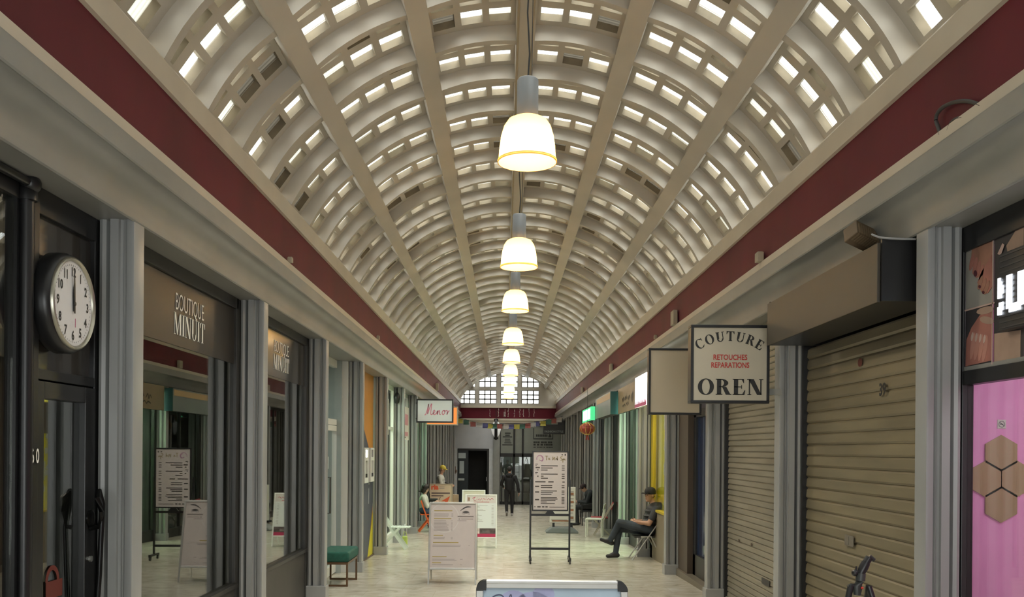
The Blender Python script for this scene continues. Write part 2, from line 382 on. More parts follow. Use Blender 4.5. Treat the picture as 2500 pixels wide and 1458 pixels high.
# ------------------------------------------------------------------ entablature on both sides
for sd, nm in ((-1, 'left'), (1, 'right')):
    def ext(poly, name, m, label, cat, smooth=None, closed=True):
        mb = MB(); n = len(poly); P = [(hx(sd, h), z + HC) for h, z in poly]
        vs = [(x, YA, z) for x, z in P] + [(x, YB, z) for x, z in P]
        fs = [(i, (i+1) % n, n+(i+1) % n, n+i) for i in range(n if closed else n-1)] + [tuple(range(n)), tuple(range(2*n-1, n-1, -1))]
        if sd < 0: fs = [tuple(reversed(q)) for q in fs]
        mb.add(vs, fs); o = mb.build(name, m, smooth=smooth); return tag(o, label, cat, kind='structure')
    cove = [(2.235 + .125*cos(a*pi/16), 1.392 + .19*sin(a*pi/16)) for a in range(0, 9)]
    corn = [(3.4, 1.365), (2.395, 1.365), (2.39, 1.35), (2.378, 1.346), (2.366, 1.352), (2.362, 1.366), (2.362, 1.385)] + cove + [(2.222, 1.576), (2.215, 1.585), (2.215, 1.70), (2.232, 1.705), (2.232, 1.718), (3.4, 1.718)]
    ext(corn, 'trim_1' if sd < 0 else 'trim_2', M_GREY, f'grey coved cornice above the shops on the {nm} side', 'cornice', smooth=25)
    ext([(2.6, 1.7185), (2.238, 1.7185), (2.238, 1.785), (2.6, 1.785)], 'trim_3' if sd < 0 else 'trim_4', M_CREAM, f'cream ledge under the maroon band on the {nm} side', 'moulding')
    ext([(2.6, 1.7855), (2.275, 1.7855), (2.275, 2.203), (2.6, 2.203)], 'trim_5' if sd < 0 else 'trim_6', M_RED, f'maroon painted band running along the {nm} side', 'fascia band')
    ext([(2.7, 2.2035), (2.245, 2.2035), (2.245, 2.36), (2.262, 2.385), (2.7, 2.5)], 'trim_7' if sd < 0 else 'trim_8', M_CREAM, f'cream spring beam at the foot of the vault on the {nm} side', 'beam')
    # outer walls behind the shops, and the slab above them
    w = MB(); x = hx(sd, 5.9); w.box(x, x + sd*.2, YA, YB + 4, -1.6, 3.4)
    tag(w.build('wall_' + nm, M_DARKWALL), f'back wall of the {nm} hand shops', 'wall', kind='structure')
    w = MB(); w.box(hx(sd, 2.70), x, YA, YB, HC + 1.368, HC + 1.42)
    tag(w.build('ceiling_shops_' + nm, M_MIDWALL), f'flat ceiling over the {nm} shops', 'ceiling', kind='structure')
    w = MB(); w.box(hx(sd, 2.56), x, YA, YB, HC + 1.72, HC + 1.80)
    tag(w.build('roof_' + nm, M_DARKWALL), f'roof slab behind the maroon band on the {nm}', 'roof', kind='structure')

# ------------------------------------------------------------------ fluted pillars
ORD = ['first', 'second', 'third', 'fourth', 'fifth', 'sixth', 'seventh', 'eighth', 'ninth', 'tenth', 'eleventh', 'twelfth', 'thirteenth']
prof = [(2.605, 0.0), (2.605, -.085), (2.595, -.115), (2.575, -.125), (2.555, -.115), (2.545, -.085), (2.545, -.055),
        (2.522, -.055), (2.522, -.14), (2.472, -.14), (2.468, -.12), (2.455, -.112), (2.442, -.12), (2.438, -.135), (2.43, -.118), (2.424, -.135), (2.39, -.145), (2.378, -.143), (2.375, -.13), (2.375, 0)]
for sd, nm in ((-1, 'left'), (1, 'right')):
    for k in range(0, 14):
        y = PD(k) if sd < 0 else PD(k) + 0.03
        if y > YB - .3: continue
        zb = fl(y) ; zt = HC + 1.3655
        root = thing('pillar', f'grey fluted pillar, {"the one nearest the camera out of view" if k == 0 else ORD[k-1] + " from the front"} on the {nm} side', 'pillar', (hx(sd, 2.5), y, zb), 0, 'fluted pillars between the shopfronts', 'structure')
        P = W(root); mb = MB()
        poly = [(hx(sd, h), y + d) for h, d in prof]
        n = len(poly); vs = [(a, b, zb + .15) for a, b in poly] + [(a, b, zt) for a, b in poly]
        fs = [(i, (i+1) % n, n+(i+1) % n, n+i) for i in range(n)] + [tuple(range(n)), tuple(range(2*n-1, n-1, -1))]
        if sd > 0: fs = [tuple(reversed(q)) for q in fs]
        mb.add(vs, fs); P('shaft', mb, M_PILL, smooth=40)
        mb = MB(); mb.box(hx(sd, 2.355), hx(sd, 2.61), y - .165, y + .02, zb - .01, zb + .16); P('plinth', mb, M_PILL, bevel=.008)

# ------------------------------------------------------------------ end walls
def gridwall(xs, zs, hole, y0, y1, mb=None, mi=0):
    mb = mb or MB()
    for i in range(len(xs)-1):
        for j in range(len(zs)-1):
            if not hole(i, j): mb.box(xs[i], xs[i+1], y0, y1, zs[j], zs[j+1], mi)
    return mb
# far lunette: four tall lights of small panes
def FX(px): return at(px, 1000, YB).x
def FZ(py): return at(1240, py, YB).z
lun = MB(); cols = [(1119, 1160), (1169, 1212), (1222, 1264), (1273, 1316)]
xs = [-4.2] + [FX(p) for c in cols for p in c] + [4.6]
zs = [HC + 2.0, FZ(986), FZ(953), FZ(946), FZ(905), HC + 6.0]
gridwall(xs, zs, lambda i, j: i in (1, 3, 5, 7) and j in (1, 3), YB, YB + .16, lun)
tag(lun.build('wall_far', M_VAULT), 'end wall of the vault with a lunette of small panes', 'wall', kind='structure')
M_PANE = glass('clear_pane', (0.97, 0.97, 0.95), 1.3)
wi = 0
for ci, (a, b) in enumerate(cols):
    for za, zb in ((953, 986), (905, 946)):
        wi += 1
        x0, x1, z0, z1 = FX(a), FX(b), FZ(zb), FZ(za)
        root = thing(f'window_{wi}', f'{"lower" if za == 953 else "upper"} grid of small panes in the far lunette, column {ORD[ci]} from the left wall', 'window', (x0, YB + .02, z0), 0, None, 'structure')
        P = W(root); g = MB(); n = 3
        for i in range(n+1):
            x = x0 + (x1-x0)*i/n; g.box(x-.028, x+.028, YB+.03, YB+.10, z0, z1)
            z = z0 + (z1-z0)*i/n; g.box(x0, x1, YB+.03, YB+.10, z-.028, z+.028)
        P('lattice', g, mat('weathered_lattice', (0.10, 0.09, 0.08), .7))
        g = MB(); g.box(x0, x1, YB+.06, YB+.065, z0, z1); P('pane', g, M_PANE)
# far band, cornice
fb = MB(); fb.box(hx(-1, 2.6), hx(1, 2.6), YB-.04, YB+.3, HC+1.50, HC+2.0); tag(fb.build('trim_9', M_RED), 'maroon band across the far end wall', 'fascia band', kind='structure')
fb = MB(); fb.box(hx(-1, 2.6), hx(1, 2.6), YB-.10, YB+.3, HC+2.0, HC+2.11); fb.box(hx(-1, 2.6), hx(1, 2.6), YB-.10, YB+.3, HC+1.40, HC+1.50); fb.box(hx(-1, 2.7), hx(1, 2.7), YB-.06, YB+.3, HC+1.28, HC+1.40)
tag(fb.build('trim_10', M_CREAM), 'cream ledges above and below the far maroon band', 'moulding', kind='structure')
fw = MB(); fw.box(-6.2, 6.5, YB + 3.8, YB + 4, -1.6, 3.4); fw.box(-6.2, hx(-1, 2.62), YB, YB+.2, -1.6, 3.4); fw.box(hx(1, 2.62), 6.5, YB, YB+.2, -1.6, 3.4); fw.box(-6.2, 6.5, YB+.3, YB+4, HC+1.3, HC+1.4)
tag(fw.build('wall_end', M_DARKWALL), 'dark wall behind the far shops', 'wall', kind='structure')

# unseen rear wall added to cut skylight near the viewpoint, above the street entrance
rw = MB(); rw.box(-6.2, 6.5, YA-.25, YA-.05, HC+1.25, 7.5); rw.box(-6.2, hx(-1, 2.4), YA-.25, YA-.05, -1, HC+1.25); rw.box(hx(1, 2.4), 6.5, YA-.25, YA-.05, -1, HC+1.25)
tag(rw.build('wall_rear_blocker', M_VAULT), 'unseen wall added around the street entrance behind the viewpoint to cut skylight', 'wall', kind='structure')
# ------------------------------------------------------------------ camera
cam = bpy.data.cameras.new('camera'); co = bpy.data.objects.new('camera', cam); COL.objects.link(co)
c_, s_ = 1.0, RS
co.matrix_world = Matrix(((c_, -s_, 0, 0), (0, 0, -1, 0), (s_, c_, 0, HC), (0, 0, 0, 1)))
cam.sensor_width = 36; cam.lens = 36*F/2500; cam.clip_start = .05
cam.shift_x = (1250 - VX)/2500; cam.shift_y = (VY - 729)/2500
SC.camera = co

# ------------------------------------------------------------------ sky and exposure
wd = bpy.data.worlds.new('overcast_sky'); SC.world = wd; wd.use_nodes = True; nt = wd.node_tree
bg = nt.nodes['Background']; bg.inputs['Color'].default_value = (0.96, 1.0, 0.99, 1); bg.inputs['Strength'].default_value = SKY
tcw = nt.nodes.new('ShaderNodeTexCoord'); sx = nt.nodes.new('ShaderNodeSeparateXYZ'); rw_ = nt.nodes.new('ShaderNodeValToRGB'); mw = nt.nodes.new('ShaderNodeMath'); mw.operation = 'MULTIPLY'; mw.inputs[1].default_value = SKY
e = rw_.color_ramp.elements; e[0].position = 0.04; e[0].color = (.75, .75, .75, 1); e[1].position = .88; e[1].color = (1, 1, 1, 1)
for q_, v_ in ((.16, .20), (.45, .24)): k = e.new(q_); k.color = (v_, v_, v_, 1)
nt.links.new(tcw.outputs['Generated'], sx.inputs[0]); nt.links.new(sx.outputs['Z'], rw_.inputs[0]); nt.links.new(rw_.outputs[0], mw.inputs[0])
nt.links.new(mw.outputs[0], bg.inputs['Strength'])
SC.view_settings.view_transform = 'Standard'; SC.view_settings.look = 'None'; SC.view_settings.gamma = 1; SC.view_settings.use_curve_mapping = False
SC.view_settings.exposure = 0.2
SC.cycles.max_bounces = 7; SC.cycles.diffuse_bounces = 4; SC.cycles.glossy_bounces = 4; SC.cycles.transparent_max_bounces = 12; SC.cycles.caustics_reflective = False; SC.cycles.caustics_refractive = False

sn = bpy.data.lights.new('veiled_sun', 'SUN'); sn.energy = SUN_W; sn.angle = radians(50); sn.color = (.97, 1, 1)
so = bpy.data.objects.new('veiled_sun', sn); COL.objects.link(so); so.rotation_euler = Vector((-.22, .52, -.80)).to_track_quat('-Z', 'Y').to_euler(); so.location = (0, 0, 12)
# ------------------------------------------------------------------ pendant lamps
def shade_mat():
    m = bpy.data.materials.new('opal_amber_shade'); m.use_nodes = True; nt = m.node_tree; nt.nodes.clear()
    out = nt.nodes.new('ShaderNodeOutputMaterial'); mx = nt.nodes.new('ShaderNodeMixShader'); mx.inputs[0].default_value = .25
    t = nt.nodes.new('ShaderNodeBsdfTranslucent'); t.inputs['Color'].default_value = (.5, .33, .12, 1)
    d = nt.nodes.new('ShaderNodeBsdfDiffuse'); d.inputs['Color'].default_value = (.7, .5, .25, 1)
    nt.links.new(t.outputs[0], mx.inputs[1]); nt.links.new(d.outputs[0], mx.inputs[2]); nt.links.new(mx.outputs[0], out.inputs['Surface']); return m
M_SHADE = shade_mat(); M_LGREY = mat('grey_lamp_metal', (0.20, 0.21, 0.22), .45, .1); M_WIRE = mat('dark_cable', (0.02, 0.02, 0.02), .6)
M_BULB = emis('warm_bulb', (1, .80, .5), 25)
LZ = HC + 2.16
for n in range(9):
    y = 6.73 + 3.87*n
    lab = {0: 'large glowing bell pendant lamp nearest the camera', 8: 'glowing pendant lamp farthest away, before the lunette'}.get(n, f'glowing bell pendant lamp, {ORD[n]} in the row from the camera')
    x = XC - .003 + (0.0 if n != 2 else 0.0)
    up = .08 if n == 2 else 0
    root = thing('pendant_lamp', lab, 'lamp', (x, y, LZ + up), 0, 'bell lamps hung along the vault')
    pr = [(.050, .325), (.10, .322), (.145, .300), (.175, .255), (.197, .18), (.208, .10), (.213, .03), (.218, .0)]
    m = MB(); m.lathe(pr, n=40); m.f = m.f[:-2]; m.m = m.m[:-2]
    m.build('lamp_shade', M_SHADE, root, smooth=60)
    m = MB(); m.lathe([(.218, .0), (.222, .006), (.222, -.012), (.216, -.012), (.214, 0.0)], n=40); m.f = m.f[:-2]; m.m = m.m[:-2]
    m.build('rim', M_SHADE, root, smooth=60)
    m = MB(); m.lathe([(.078, .32), (.080, .33), (.080, .60), (.070, .612), (.0, .615)], n=28); m.build('gear_housing', M_LGREY, root, smooth=40)
    m = MB(); m.ell((0, 0, .17), (.05, .05, .08)); m.build('bulb', M_BULB, root, smooth=60)
    m = MB(); m.tube([(0, 0, .61), (.012, 0, .8), (-.006, -.02, 1.1), (.01, -.01, ZRIDGE - .02 - LZ - up)], .006, 6); m.tube([(.03, 0, .61), (.035, 0, ZRIDGE - .02 - LZ - up)], .003, 5); m.build('cable', M_WIRE, root, smooth=60)
    l = bpy.data.lights.new('lamp_glow', 'POINT'); l.energy = LAMP_W; l.color = (1, .84, .60); l.shadow_soft_size = .06
    lo = bpy.data.objects.new('lamp_glow', l); COL.objects.link(lo); lo.parent = root; lo.location = (0, 0, .06)
    l = bpy.data.lights.new('lamp_downlight', 'SPOT'); l.energy = SPOT_W; l.color = (1, .88, .68); l.spot_size = radians(140); l.spot_blend = .8; l.shadow_soft_size = .10
    lo = bpy.data.objects.new('lamp_downlight', l); COL.objects.link(lo); lo.parent = root; lo.location = (0, 0, -.005)
# conduit on the ridge beam
m = MB(); m.tube([(XC - .068, YA, ZRIDGE-.028), (XC - .068, YB, ZRIDGE-.028)], .009, 6); m.tube([(XC + .06, YA, ZRIDGE-.024), (XC + .06, YB, ZRIDGE-.024)], .006, 6)
tag(m.build('lamp_supply_cables', mat('painted_conduit', (0.35, 0.28, 0.18), .5), smooth=60), 'thin cables fixed along the ridge beam above the lamps', 'cable')
# ================================================================== LEFT SHOPS
GL = hx(-1, HG); GR = hx(1, HG)
G_DARK = glass('shop_glass', (.80, .82, .78), 2.0)
G_CLEAR = glass('clear_shop_glass', (.93, .95, .93), 1.45)
M_FILM = mat('brown_fascia_film', (0.034, 0.028, 0.022), .32, spec=.3)
M_LET = mat('white_lettering', (.90, .89, .84), .6)
M_TRANS = mat('dark_brown_panel', (.035, .03, .025), .25, noise=.3, scale=3, coat=.3)
M_KICK = mat('dark_kick_plate', (.055, .05, .043), .4, noise=.25, scale=3)
ZSOF = HC + 1.3645
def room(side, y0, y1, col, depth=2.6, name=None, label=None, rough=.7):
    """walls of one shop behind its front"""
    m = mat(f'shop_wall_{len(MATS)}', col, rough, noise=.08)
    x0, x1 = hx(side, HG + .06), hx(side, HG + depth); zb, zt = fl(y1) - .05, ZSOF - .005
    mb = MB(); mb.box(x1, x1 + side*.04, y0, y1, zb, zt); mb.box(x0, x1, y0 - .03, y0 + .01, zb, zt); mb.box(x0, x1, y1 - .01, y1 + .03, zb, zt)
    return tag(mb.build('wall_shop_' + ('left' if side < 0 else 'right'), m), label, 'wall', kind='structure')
def area(side, y, z, w, h, power, col, depth=.9):
    l = bpy.data.lights.new('shop_ceiling_light', 'AREA'); l.shape = 'RECTANGLE'; l.size = w; l.size_y = h; l.energy = power; l.color = col
    o = bpy.data.objects.new('shop_ceiling_light', l); COL.objects.link(o); o.location = (hx(side, HG + depth), y, z); return o
def lbar(P, nm, x, xt, y0, y1, z0, z1, m, **k):
    mb = MB(); mb.box(x, xt, y0, y1, z0, z1); return P(nm, mb, m, **k)

# ---- bay 0: black door numbered 60 with the clock above
y0, y1 = 4.70, 5.37
zb = fl(5)
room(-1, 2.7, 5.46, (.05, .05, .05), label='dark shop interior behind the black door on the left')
root = thing('door_1', 'black framed glass door numbered 60 at the far left', 'door', (GL, 5.0, zb), 0, None, 'structure'); P = W(root)
zd = HC + .345
mb = MB(); x, xt = GL - .05, GL + .03
mb.box(x, xt, y0, y0+.075, zb, zd); mb.box(x, xt, y1-.125, y1, zb, zd); mb.box(x, xt, y0+.075, y1-.125, zd-.09, zd); mb.box(x, xt, y0+.075, y1-.125, zb, zb+.2)
P('door_leaf', mb, M_BLACK, bevel=.004)
mb = MB(); mb.box(GL-.012, GL-.006, y0+.075, y1-.125, zb+.2, zd-.09); P('pane', mb, G_DARK)
mb = MB(); yh = 5.305; zh = HC - .50
mb.tube([(xt+.005, yh, zh+.02), (xt+.06, yh, zh+.03), (xt+.075, yh-.01, zh+.12), (xt+.06, yh-.03, zh+.20), (xt+.05, yh+.01, zh+.24), (xt+.062, yh+.03, zh+.16), (xt+.07, yh+.0, zh+.02), (xt+.06, yh, zh-.25), (xt+.045, yh-.01, zh-.55), (xt+.03, yh, zh-.7), (xt+.005, yh, zh-.72)], .016, 8)
mb.lathe([(.05, 0), (.05, .01), (.03, .02)], (xt, yh, zh+.08), 18, axis='x')
P('handle', mb, mat('black_iron', (.012, .012, .012), .3, .6), smooth=60)
mb = MB(); mb.lathe([(.018, 0), (.018, .012), (.01, .014), (.0, .014)], (xt, y1-.06, HC-.66), 14, axis='x'); P('lock', mb, M_ALU, smooth=40)
# dim red shape painted in as a faint reflection, and a pink label
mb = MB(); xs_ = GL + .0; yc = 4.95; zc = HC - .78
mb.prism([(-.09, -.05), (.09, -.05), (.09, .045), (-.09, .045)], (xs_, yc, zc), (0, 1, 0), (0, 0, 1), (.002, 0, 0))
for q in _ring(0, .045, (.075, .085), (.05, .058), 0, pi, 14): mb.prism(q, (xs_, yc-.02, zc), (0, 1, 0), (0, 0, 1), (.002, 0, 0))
P('pane_mark', mb, mat('painted_red_reflection', (.13, .022, .015), .6))
mb = MB(); mb.box(GL, GL+.002, y0+.08, y0+.115, HC-.95, HC-.79); P('pane_mark', mb, mat('pink_label', (.5, .28, .24), .6))
# frame, black post with the number, transom panel
root = thing('door_frame', 'black frame and tall dark panel around the door numbered 60', 'door frame', (GL, 5.0, zb), 0, None, 'structure'); P = W(root)
mb = MB(); mb.box(GL-.06, GL+.02, 5.375, 5.44, zb, ZSOF); mb.box(GL-.06, GL+.04, 4.64, 4.695, zb, ZSOF); mb.box(GL-.06, GL+.02, 4.695, 5.375, ZSOF-.14, ZSOF)
mb.box(GL-.06, GL+.02, 4.695, 5.375, zd+.01, zd+.065); P('frame', mb, M_BLACK, bevel=.004)
mb = MB(); mb.box(GL-.03, GL-.01, 4.695, 5.375, zd+.065, ZSOF-.14); P('transom_panel', mb, M_TRANS)
mb = MB(); mb.tube([(GL+.03, 4.585, zb), (GL+.03, 4.585, HC+1.30)], .035, 14); mb.ell((GL+.05, 4.585, HC+1.335), .05); mb.lathe([(.05, 0), (.05, .05), (.036, .07)], (GL+.03, 4.585, HC+1.25), 14); mb.tube([(GL+.05, 2.8, HC+1.335), (GL+.05, 4.57, HC+1.335)], .022, 10)
mb.box(GL-.06, GL+.01, 4.53, 4.64, zb, HC+1.3)
P('post', mb, M_BLACK, smooth=50)
mb = MB(); mb.text('6 0', .105, (GL+.042, 4.655, HC-.085), (0, .62, 0), (0, 0, 1), (1, 0, 0), .003, bold=.002); P('door_number', mb, M_LET)
root = thing('window_9', 'dark glass beside the black post at the far left edge', 'window', (GL, 3.6, zb), 0, None, 'structure'); P = W(root)
mb = MB(); mb.box(GL-.012, GL-.006, 2.7, 4.53, zb+.1, HC+1.25); P('pane', mb, G_DARK)
mb = MB(); mb.box(GL-.06, GL+.02, 2.7, 4.53, HC+1.25, ZSOF); mb.box(GL-.06, GL+.02, 2.7, 4.53, zb, zb+.1); P('frame', mb, M_BLACK)

# ---- the clock
cc = at(188, 742, 4.86); R_ = .262; cx = GL + .02
cc = at(193, 742, 4.88); root = thing('wall_clock', 'round black wall clock with white dial above the black door', 'clock', (cx, cc.y, cc.z)); root.scale = (1, .92, .95)
mb = MB(); mb.lathe([(.0, .0), (.275, .0), (.285, .015), (.285, .075), (.272, .10), (.258, .106)], n=56, axis='x'); mb.f = mb.f; mb.build('case', M_BLACK, root, smooth=40)
mb = MB(); mb.lathe([(.262, .098), (.262, .118), (.252, .124), (.242, .118), (.238, .100)], n=56, axis='x'); mb.f = mb.f[:-2]; mb.m = mb.m[:-2]; mb.build('rim', mat('pale_brass_rim', (.42, .40, .33), .3, .8), root, smooth=60)
mb = MB(); mb.lathe([(.0, .1065), (.24, .1065)], n=56, axis='x'); mb.f = [f_ for f_ in mb.f if len(f_) < 20]; mb.m = mb.m[:len(mb.f)]; dial = mb.build('dial', mat('clock_dial', (.74, .74, .76), .45), root)
mb = MB()
for i in range(1, 13):
    a = pi/2 - i*pi/6; r = .180
    mb.text(str(i), .072, (.1075, r*cos(a), r*sin(a) - .025), (0, 1, 0), (0, 0, 1), (1, 0, 0), .0005, bold=.0022, wide=.85)
for i in range(60):
    a = 2*pi*i/60; r0_ = .214 if i % 5 else .208
    mb.obox((.1075, r0_*cos(a)-.001, r0_*sin(a)-.001), (.0005, 0, 0), ((.222-r0_)*cos(a), (.222-r0_)*sin(a), 0)[::-1] if 0 else (0, (.222-r0_)*cos(a), (.222-r0_)*sin(a)), (0, -.0022*sin(a), .0022*cos(a)))
mb.build('numerals', mat('black_print', (.015, .015, .015), .6), dial)
mb = MB(); mb.prism([(-.008, -.045), (.008, -.045), (.013, .06), (0, .125), (-.013, .06)], (.111, 0, 0), (0, 1, 0), (0, 0, 1), (.003, 0, 0)); mb.build('hour_hand', M_BLACK, root)
mb = MB(); mb.prism([(-.006, -.055), (.006, -.055), (.007, .1), (.003, .19), (-.003, .19), (-.007, .1)], (.115, 0, 0), (.0, 1, .03), (0, -.03, 1), (.003, 0, 0)); mb.build('minute_hand', M_BLACK, root)
mb = MB(); mb.prism([(-.003, -.135), (.003, -.135), (.0025, -.085), (-.0025, -.085)], (.119, 0, 0), (0, 1, 0), (0, 0, 1), (.002, 0, 0)); mb.build('second_hand', mat('pink_hand', (.42, .12, .22), .5), root); mb = MB(); mb.lathe([(.012, .112), (.012, .120), (0, .121)], n=14, axis='x'); mb.build('hub', M_BLACK, root)

# ---- bays 1 and 2: boutique windows
for k, lab in ((1, 'large shop window lettered with the boutique name beside the clock door'), (2, 'narrower looking boutique window between the second and third pillars')):
    a, b = PD(k) + .03, PD(k+1) - .17; zb = fl(b)
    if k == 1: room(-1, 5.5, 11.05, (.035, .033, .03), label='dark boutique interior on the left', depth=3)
    root = thing(f'window_{9+k}', lab, 'window', (GL, (a+b)/2, zb), 0, None, 'structure'); P = W(root)
    zs_ = fl(9.7) + .50 if k == 2 else fl(7) + .52
    zs_ = -.26 + HC - 1.0 + .01 if 0 else zs_
    zs_ = HC - 1.235
    mb = MB(); x, xt = GL - .05, GL + .025
    mb.box(x, xt, a-.03, a+.035, fl(b)-.3, ZSOF); mb.box(x, xt, b-.05, b+.17, fl(b), ZSOF); mb.box(x, xt, a, b, ZSOF-.10, ZSOF); mb.box(x, xt+.02, a, b, zs_-.04, zs_)
    P('frame', mb, M_BRONZE, bevel=.005)
    mb = MB(); mb.box(x, xt-.01, a, b, fl(b)-.1, zs_-.04); P('kick_plate', mb, M_KICK)
    mb = MB(); mb.box(GL-.012, GL-.006, a+.035, b-.05, zs_, ZSOF-.10); pane = P('pane', mb, G_DARK)
    zf = HC + .765
    mb = MB(); mb.box(GL-.004, GL-.001, a+.035, b-.05, zf, ZSOF-.10); P('header_film', mb, M_FILM if k == 1 else mat('translucent_brown_film', (.04, .035, .028), .14, spec=.6))
    yc = 7.05 if k == 1 else 9.94
    mb = MB(); mb.text('BOUTIQUE', .185, (GL+.001, yc, HC+1.035), (0, 1, 0), (0, 0, 1), (1, 0, 0), .002, bold=-.001, wide=.70)
    serif_text(mb, 'MINUIT', .165, (GL+.001, yc, HC+.848), (0, 1, 0), (0, 0, 1), (1, 0, 0), total=.69, T=.19, t=.03, gap=.10, thick=.002)
    P('lettering', mb, M_LET)

# ---- bay 3: white double door, recessed
a, b = PD(3) + .02, PD(4) - .16; XD = GL - .16; zb = fl(b)
room(-1, 11.4, 13.95, (.34, .38, .37), label='pale interior behind the white double door')
area(-1, 12.6, ZSOF-.1, 1.0, .6, 16, (.85, 1, .95), 1.2)
root = thing('door_2', 'white framed glazed double door with transom light, behind the green bench', 'door', (XD, 12.7, zb), 0, None, 'structure'); P = W(root)
x, xt = XD-.05, XD+.03; zt = HC + .36; zh = HC + 1.30
mb = MB(); mb.box(XD-.08, GL+.02, b, b+.15, zb, ZSOF); mb.box(XD-.08, GL+.02, a-.14, a, zb+.1, ZSOF); P('reveal', mb, M_WHITE)
mb = MB(); mb.box(x, xt, a, a+.05, zb, zh); mb.box(x, xt, b-.06, b, zb, zh); mb.box(x, xt, a, b, zh-.05, ZSOF); mb.box(x, xt, a, b, zt, zt+.09); P('frame', mb, M_WHITE, bevel=.006)
mb = MB(); mb.box(XD-.01, XD-.004, a+.05, b-.06, zt+.09, zh-.05); P('transom_pane', mb, G_CLEAR)
mid = 13.15
for (p, q) in ((a+.055, mid-.004), (mid+.004, b-.065)):
    lf = MB(); lf.box(x+.01, xt, p, p+.07, zb+.02, zt-.005); lf.box(x+.01, xt, q-.07, q, zb+.02, zt-.005); lf.box(x+.01, xt, p+.07, q-.07, zt-.09, zt-.005); lf.box(x+.01, xt, p+.07, q-.07, zb+.02, zb+.16)
    L = P('door_leaf', lf, M_WHITE, bevel=.005)
    g = MB(); g.box(XD-.01, XD-.004, p+.07, q-.07, zb+.16, zt-.09); P('pane', g, G_CLEAR)
g = MB(); g.tube([(xt, mid+.05, HC-.42), (xt+.05, mid+.05, HC-.42), (xt+.05, mid+.05, HC-.95), (xt, mid+.05, HC-.95)], .012, 8); P('handle', g, mat('dark_steel', (.1, .1, .1), .3, .8), smooth=60)
g = MB(); g.box(xt+.0, xt+.004, mid-.4, mid-.3, HC-.02, HC+.06); g.box(XD-.003, XD+.0, mid+.2, mid+.32, HC-.30, HC-.12); P('pane_mark', g, mat('pale_notice', (.45, .5, .5), .6))

# ---- bay 4: orange front with two teller machines
a, b = PD(4) + .01, PD(5) - .15; zb = fl(b)
M_OR = mat('orange_panel', (.62, .27, .045), .35, noise=.06); M_NV = mat('slate_blue_panel', (.075, .08, .11), .45); M_YE = mat('yellow_panel', (.62, .52, .03), .45)
root = thing('wall_panel', 'orange, slate and yellow cladding around the two teller machines', 'panel', (GL, 15.6, zb), 0, None, 'structure'); P = W(root)
mb = MB(); mb.box(GL-.06, GL-.01, a, b, zb-.1, ZSOF); P('orange_face', mb, M_OR)
o3 = (GL-.0095, 0, 0)
mb = MB(); mb.prism([(a, fl(a)+.0), (b-.55, zb+.02), (b-.0, zb+1.0), (b, HC-.1), (b-.55, HC+.02), (a+1.0, HC+.70), (a, HC+1.05)], o3, (0, 1, 0), (0, 0, 1), (.004, 0, 0)); P('slate_face', mb, M_NV)
mb = MB(); mb.prism([(b-.62, zb+.03), (b, zb+.03), (b, zb+.82)], (GL-.005, 0, 0), (0, 1, 0), (0, 0, 1), (.004, 0, 0)); P('yellow_face', mb, M_YE)
mb = MB(); mb.box(GL-.05, GL+.03, a, b, zb-.06, zb+.03); P('skirting', mb, mat('brown_skirting', (.12, .08, .06), .5))
mb = MB(); mb.text('Q', .10, (GL-.004, 15.8, HC-.72), (0, 1, 0), (0, 0, 1), (1, 0, 0), .002, bold=.004) if 0 else None
for yy, zz in ((15.75, HC-.72), (16.45, HC-.60)):
    mb = MB()
    mb.prism([(-.07, -.05), (-.02, -.05), (.07, .06), (.02, .06)], (GL-.004, yy, zz), (0, 1, 0), (0, 0, 1), (.002, 0, 0)); mb.prism([(.02, -.05), (.07, -.05), (-.02, .06), (-.07, .06)], (GL-.003, yy, zz), (0, 1, 0), (0, 0, 1), (.002, 0, 0))
    mb.box(GL-.004, GL-.002, yy-.02, yy+.02, zz-.40, zz-.12); P('logo', mb, mat('pale_print', (.5, .5, .52), .5))
for i, (yy, lit) in enumerate(((15.85, True), (16.55, False))):
    root = thing('teller_machine', f'white framed teller machine in the slate panel, {"with lit screen" if lit else "farther one with a dark screen"}', 'cash machine', (GL-.004, yy, HC-.62), 0, 'teller machines'); P = W(root)
    w = .21; z0, z1 = HC-.60, HC+.02
    mb = MB(); x, xt = GL-.004, GL+.05
    mb.box(x, xt, yy-w, yy-w+.07, z0, z1); mb.box(x, xt, yy+w-.07, yy+w, z0, z1); mb.box(x, xt, yy-w+.07, yy+w-.07, z0, z0+.09); mb.box(x, xt, yy-w+.07, yy+w-.07, z1-.30+.07, z1-.17); mb.box(x, xt, yy-w+.07, yy+w-.07, z1-.035, z1)
    P('frame', mb, M_WHITE, bevel=.006)
    mb = MB(); mb.box(x, x+.03, yy-w+.07, yy+w-.07, z1-.17, z1-.035); P('screen', mb, emis('lit_teller_screen', (.92, .93, 1), 2.2) if lit else mat('dark_teller_screen', (.03, .03, .03), .2))
    mb = MB(); mb.box(x, x+.01, yy-w+.07, yy+w-.07, z0+.09, z1-.23); P('recess', mb, mat('teller_recess', (.16, .18, .17), .3))
    mb = MB(); mb.box(x+.01, x+.05, yy-.09, yy+.09, z0+.10, z0+.16); P('card_slot', mb, M_BLACK)

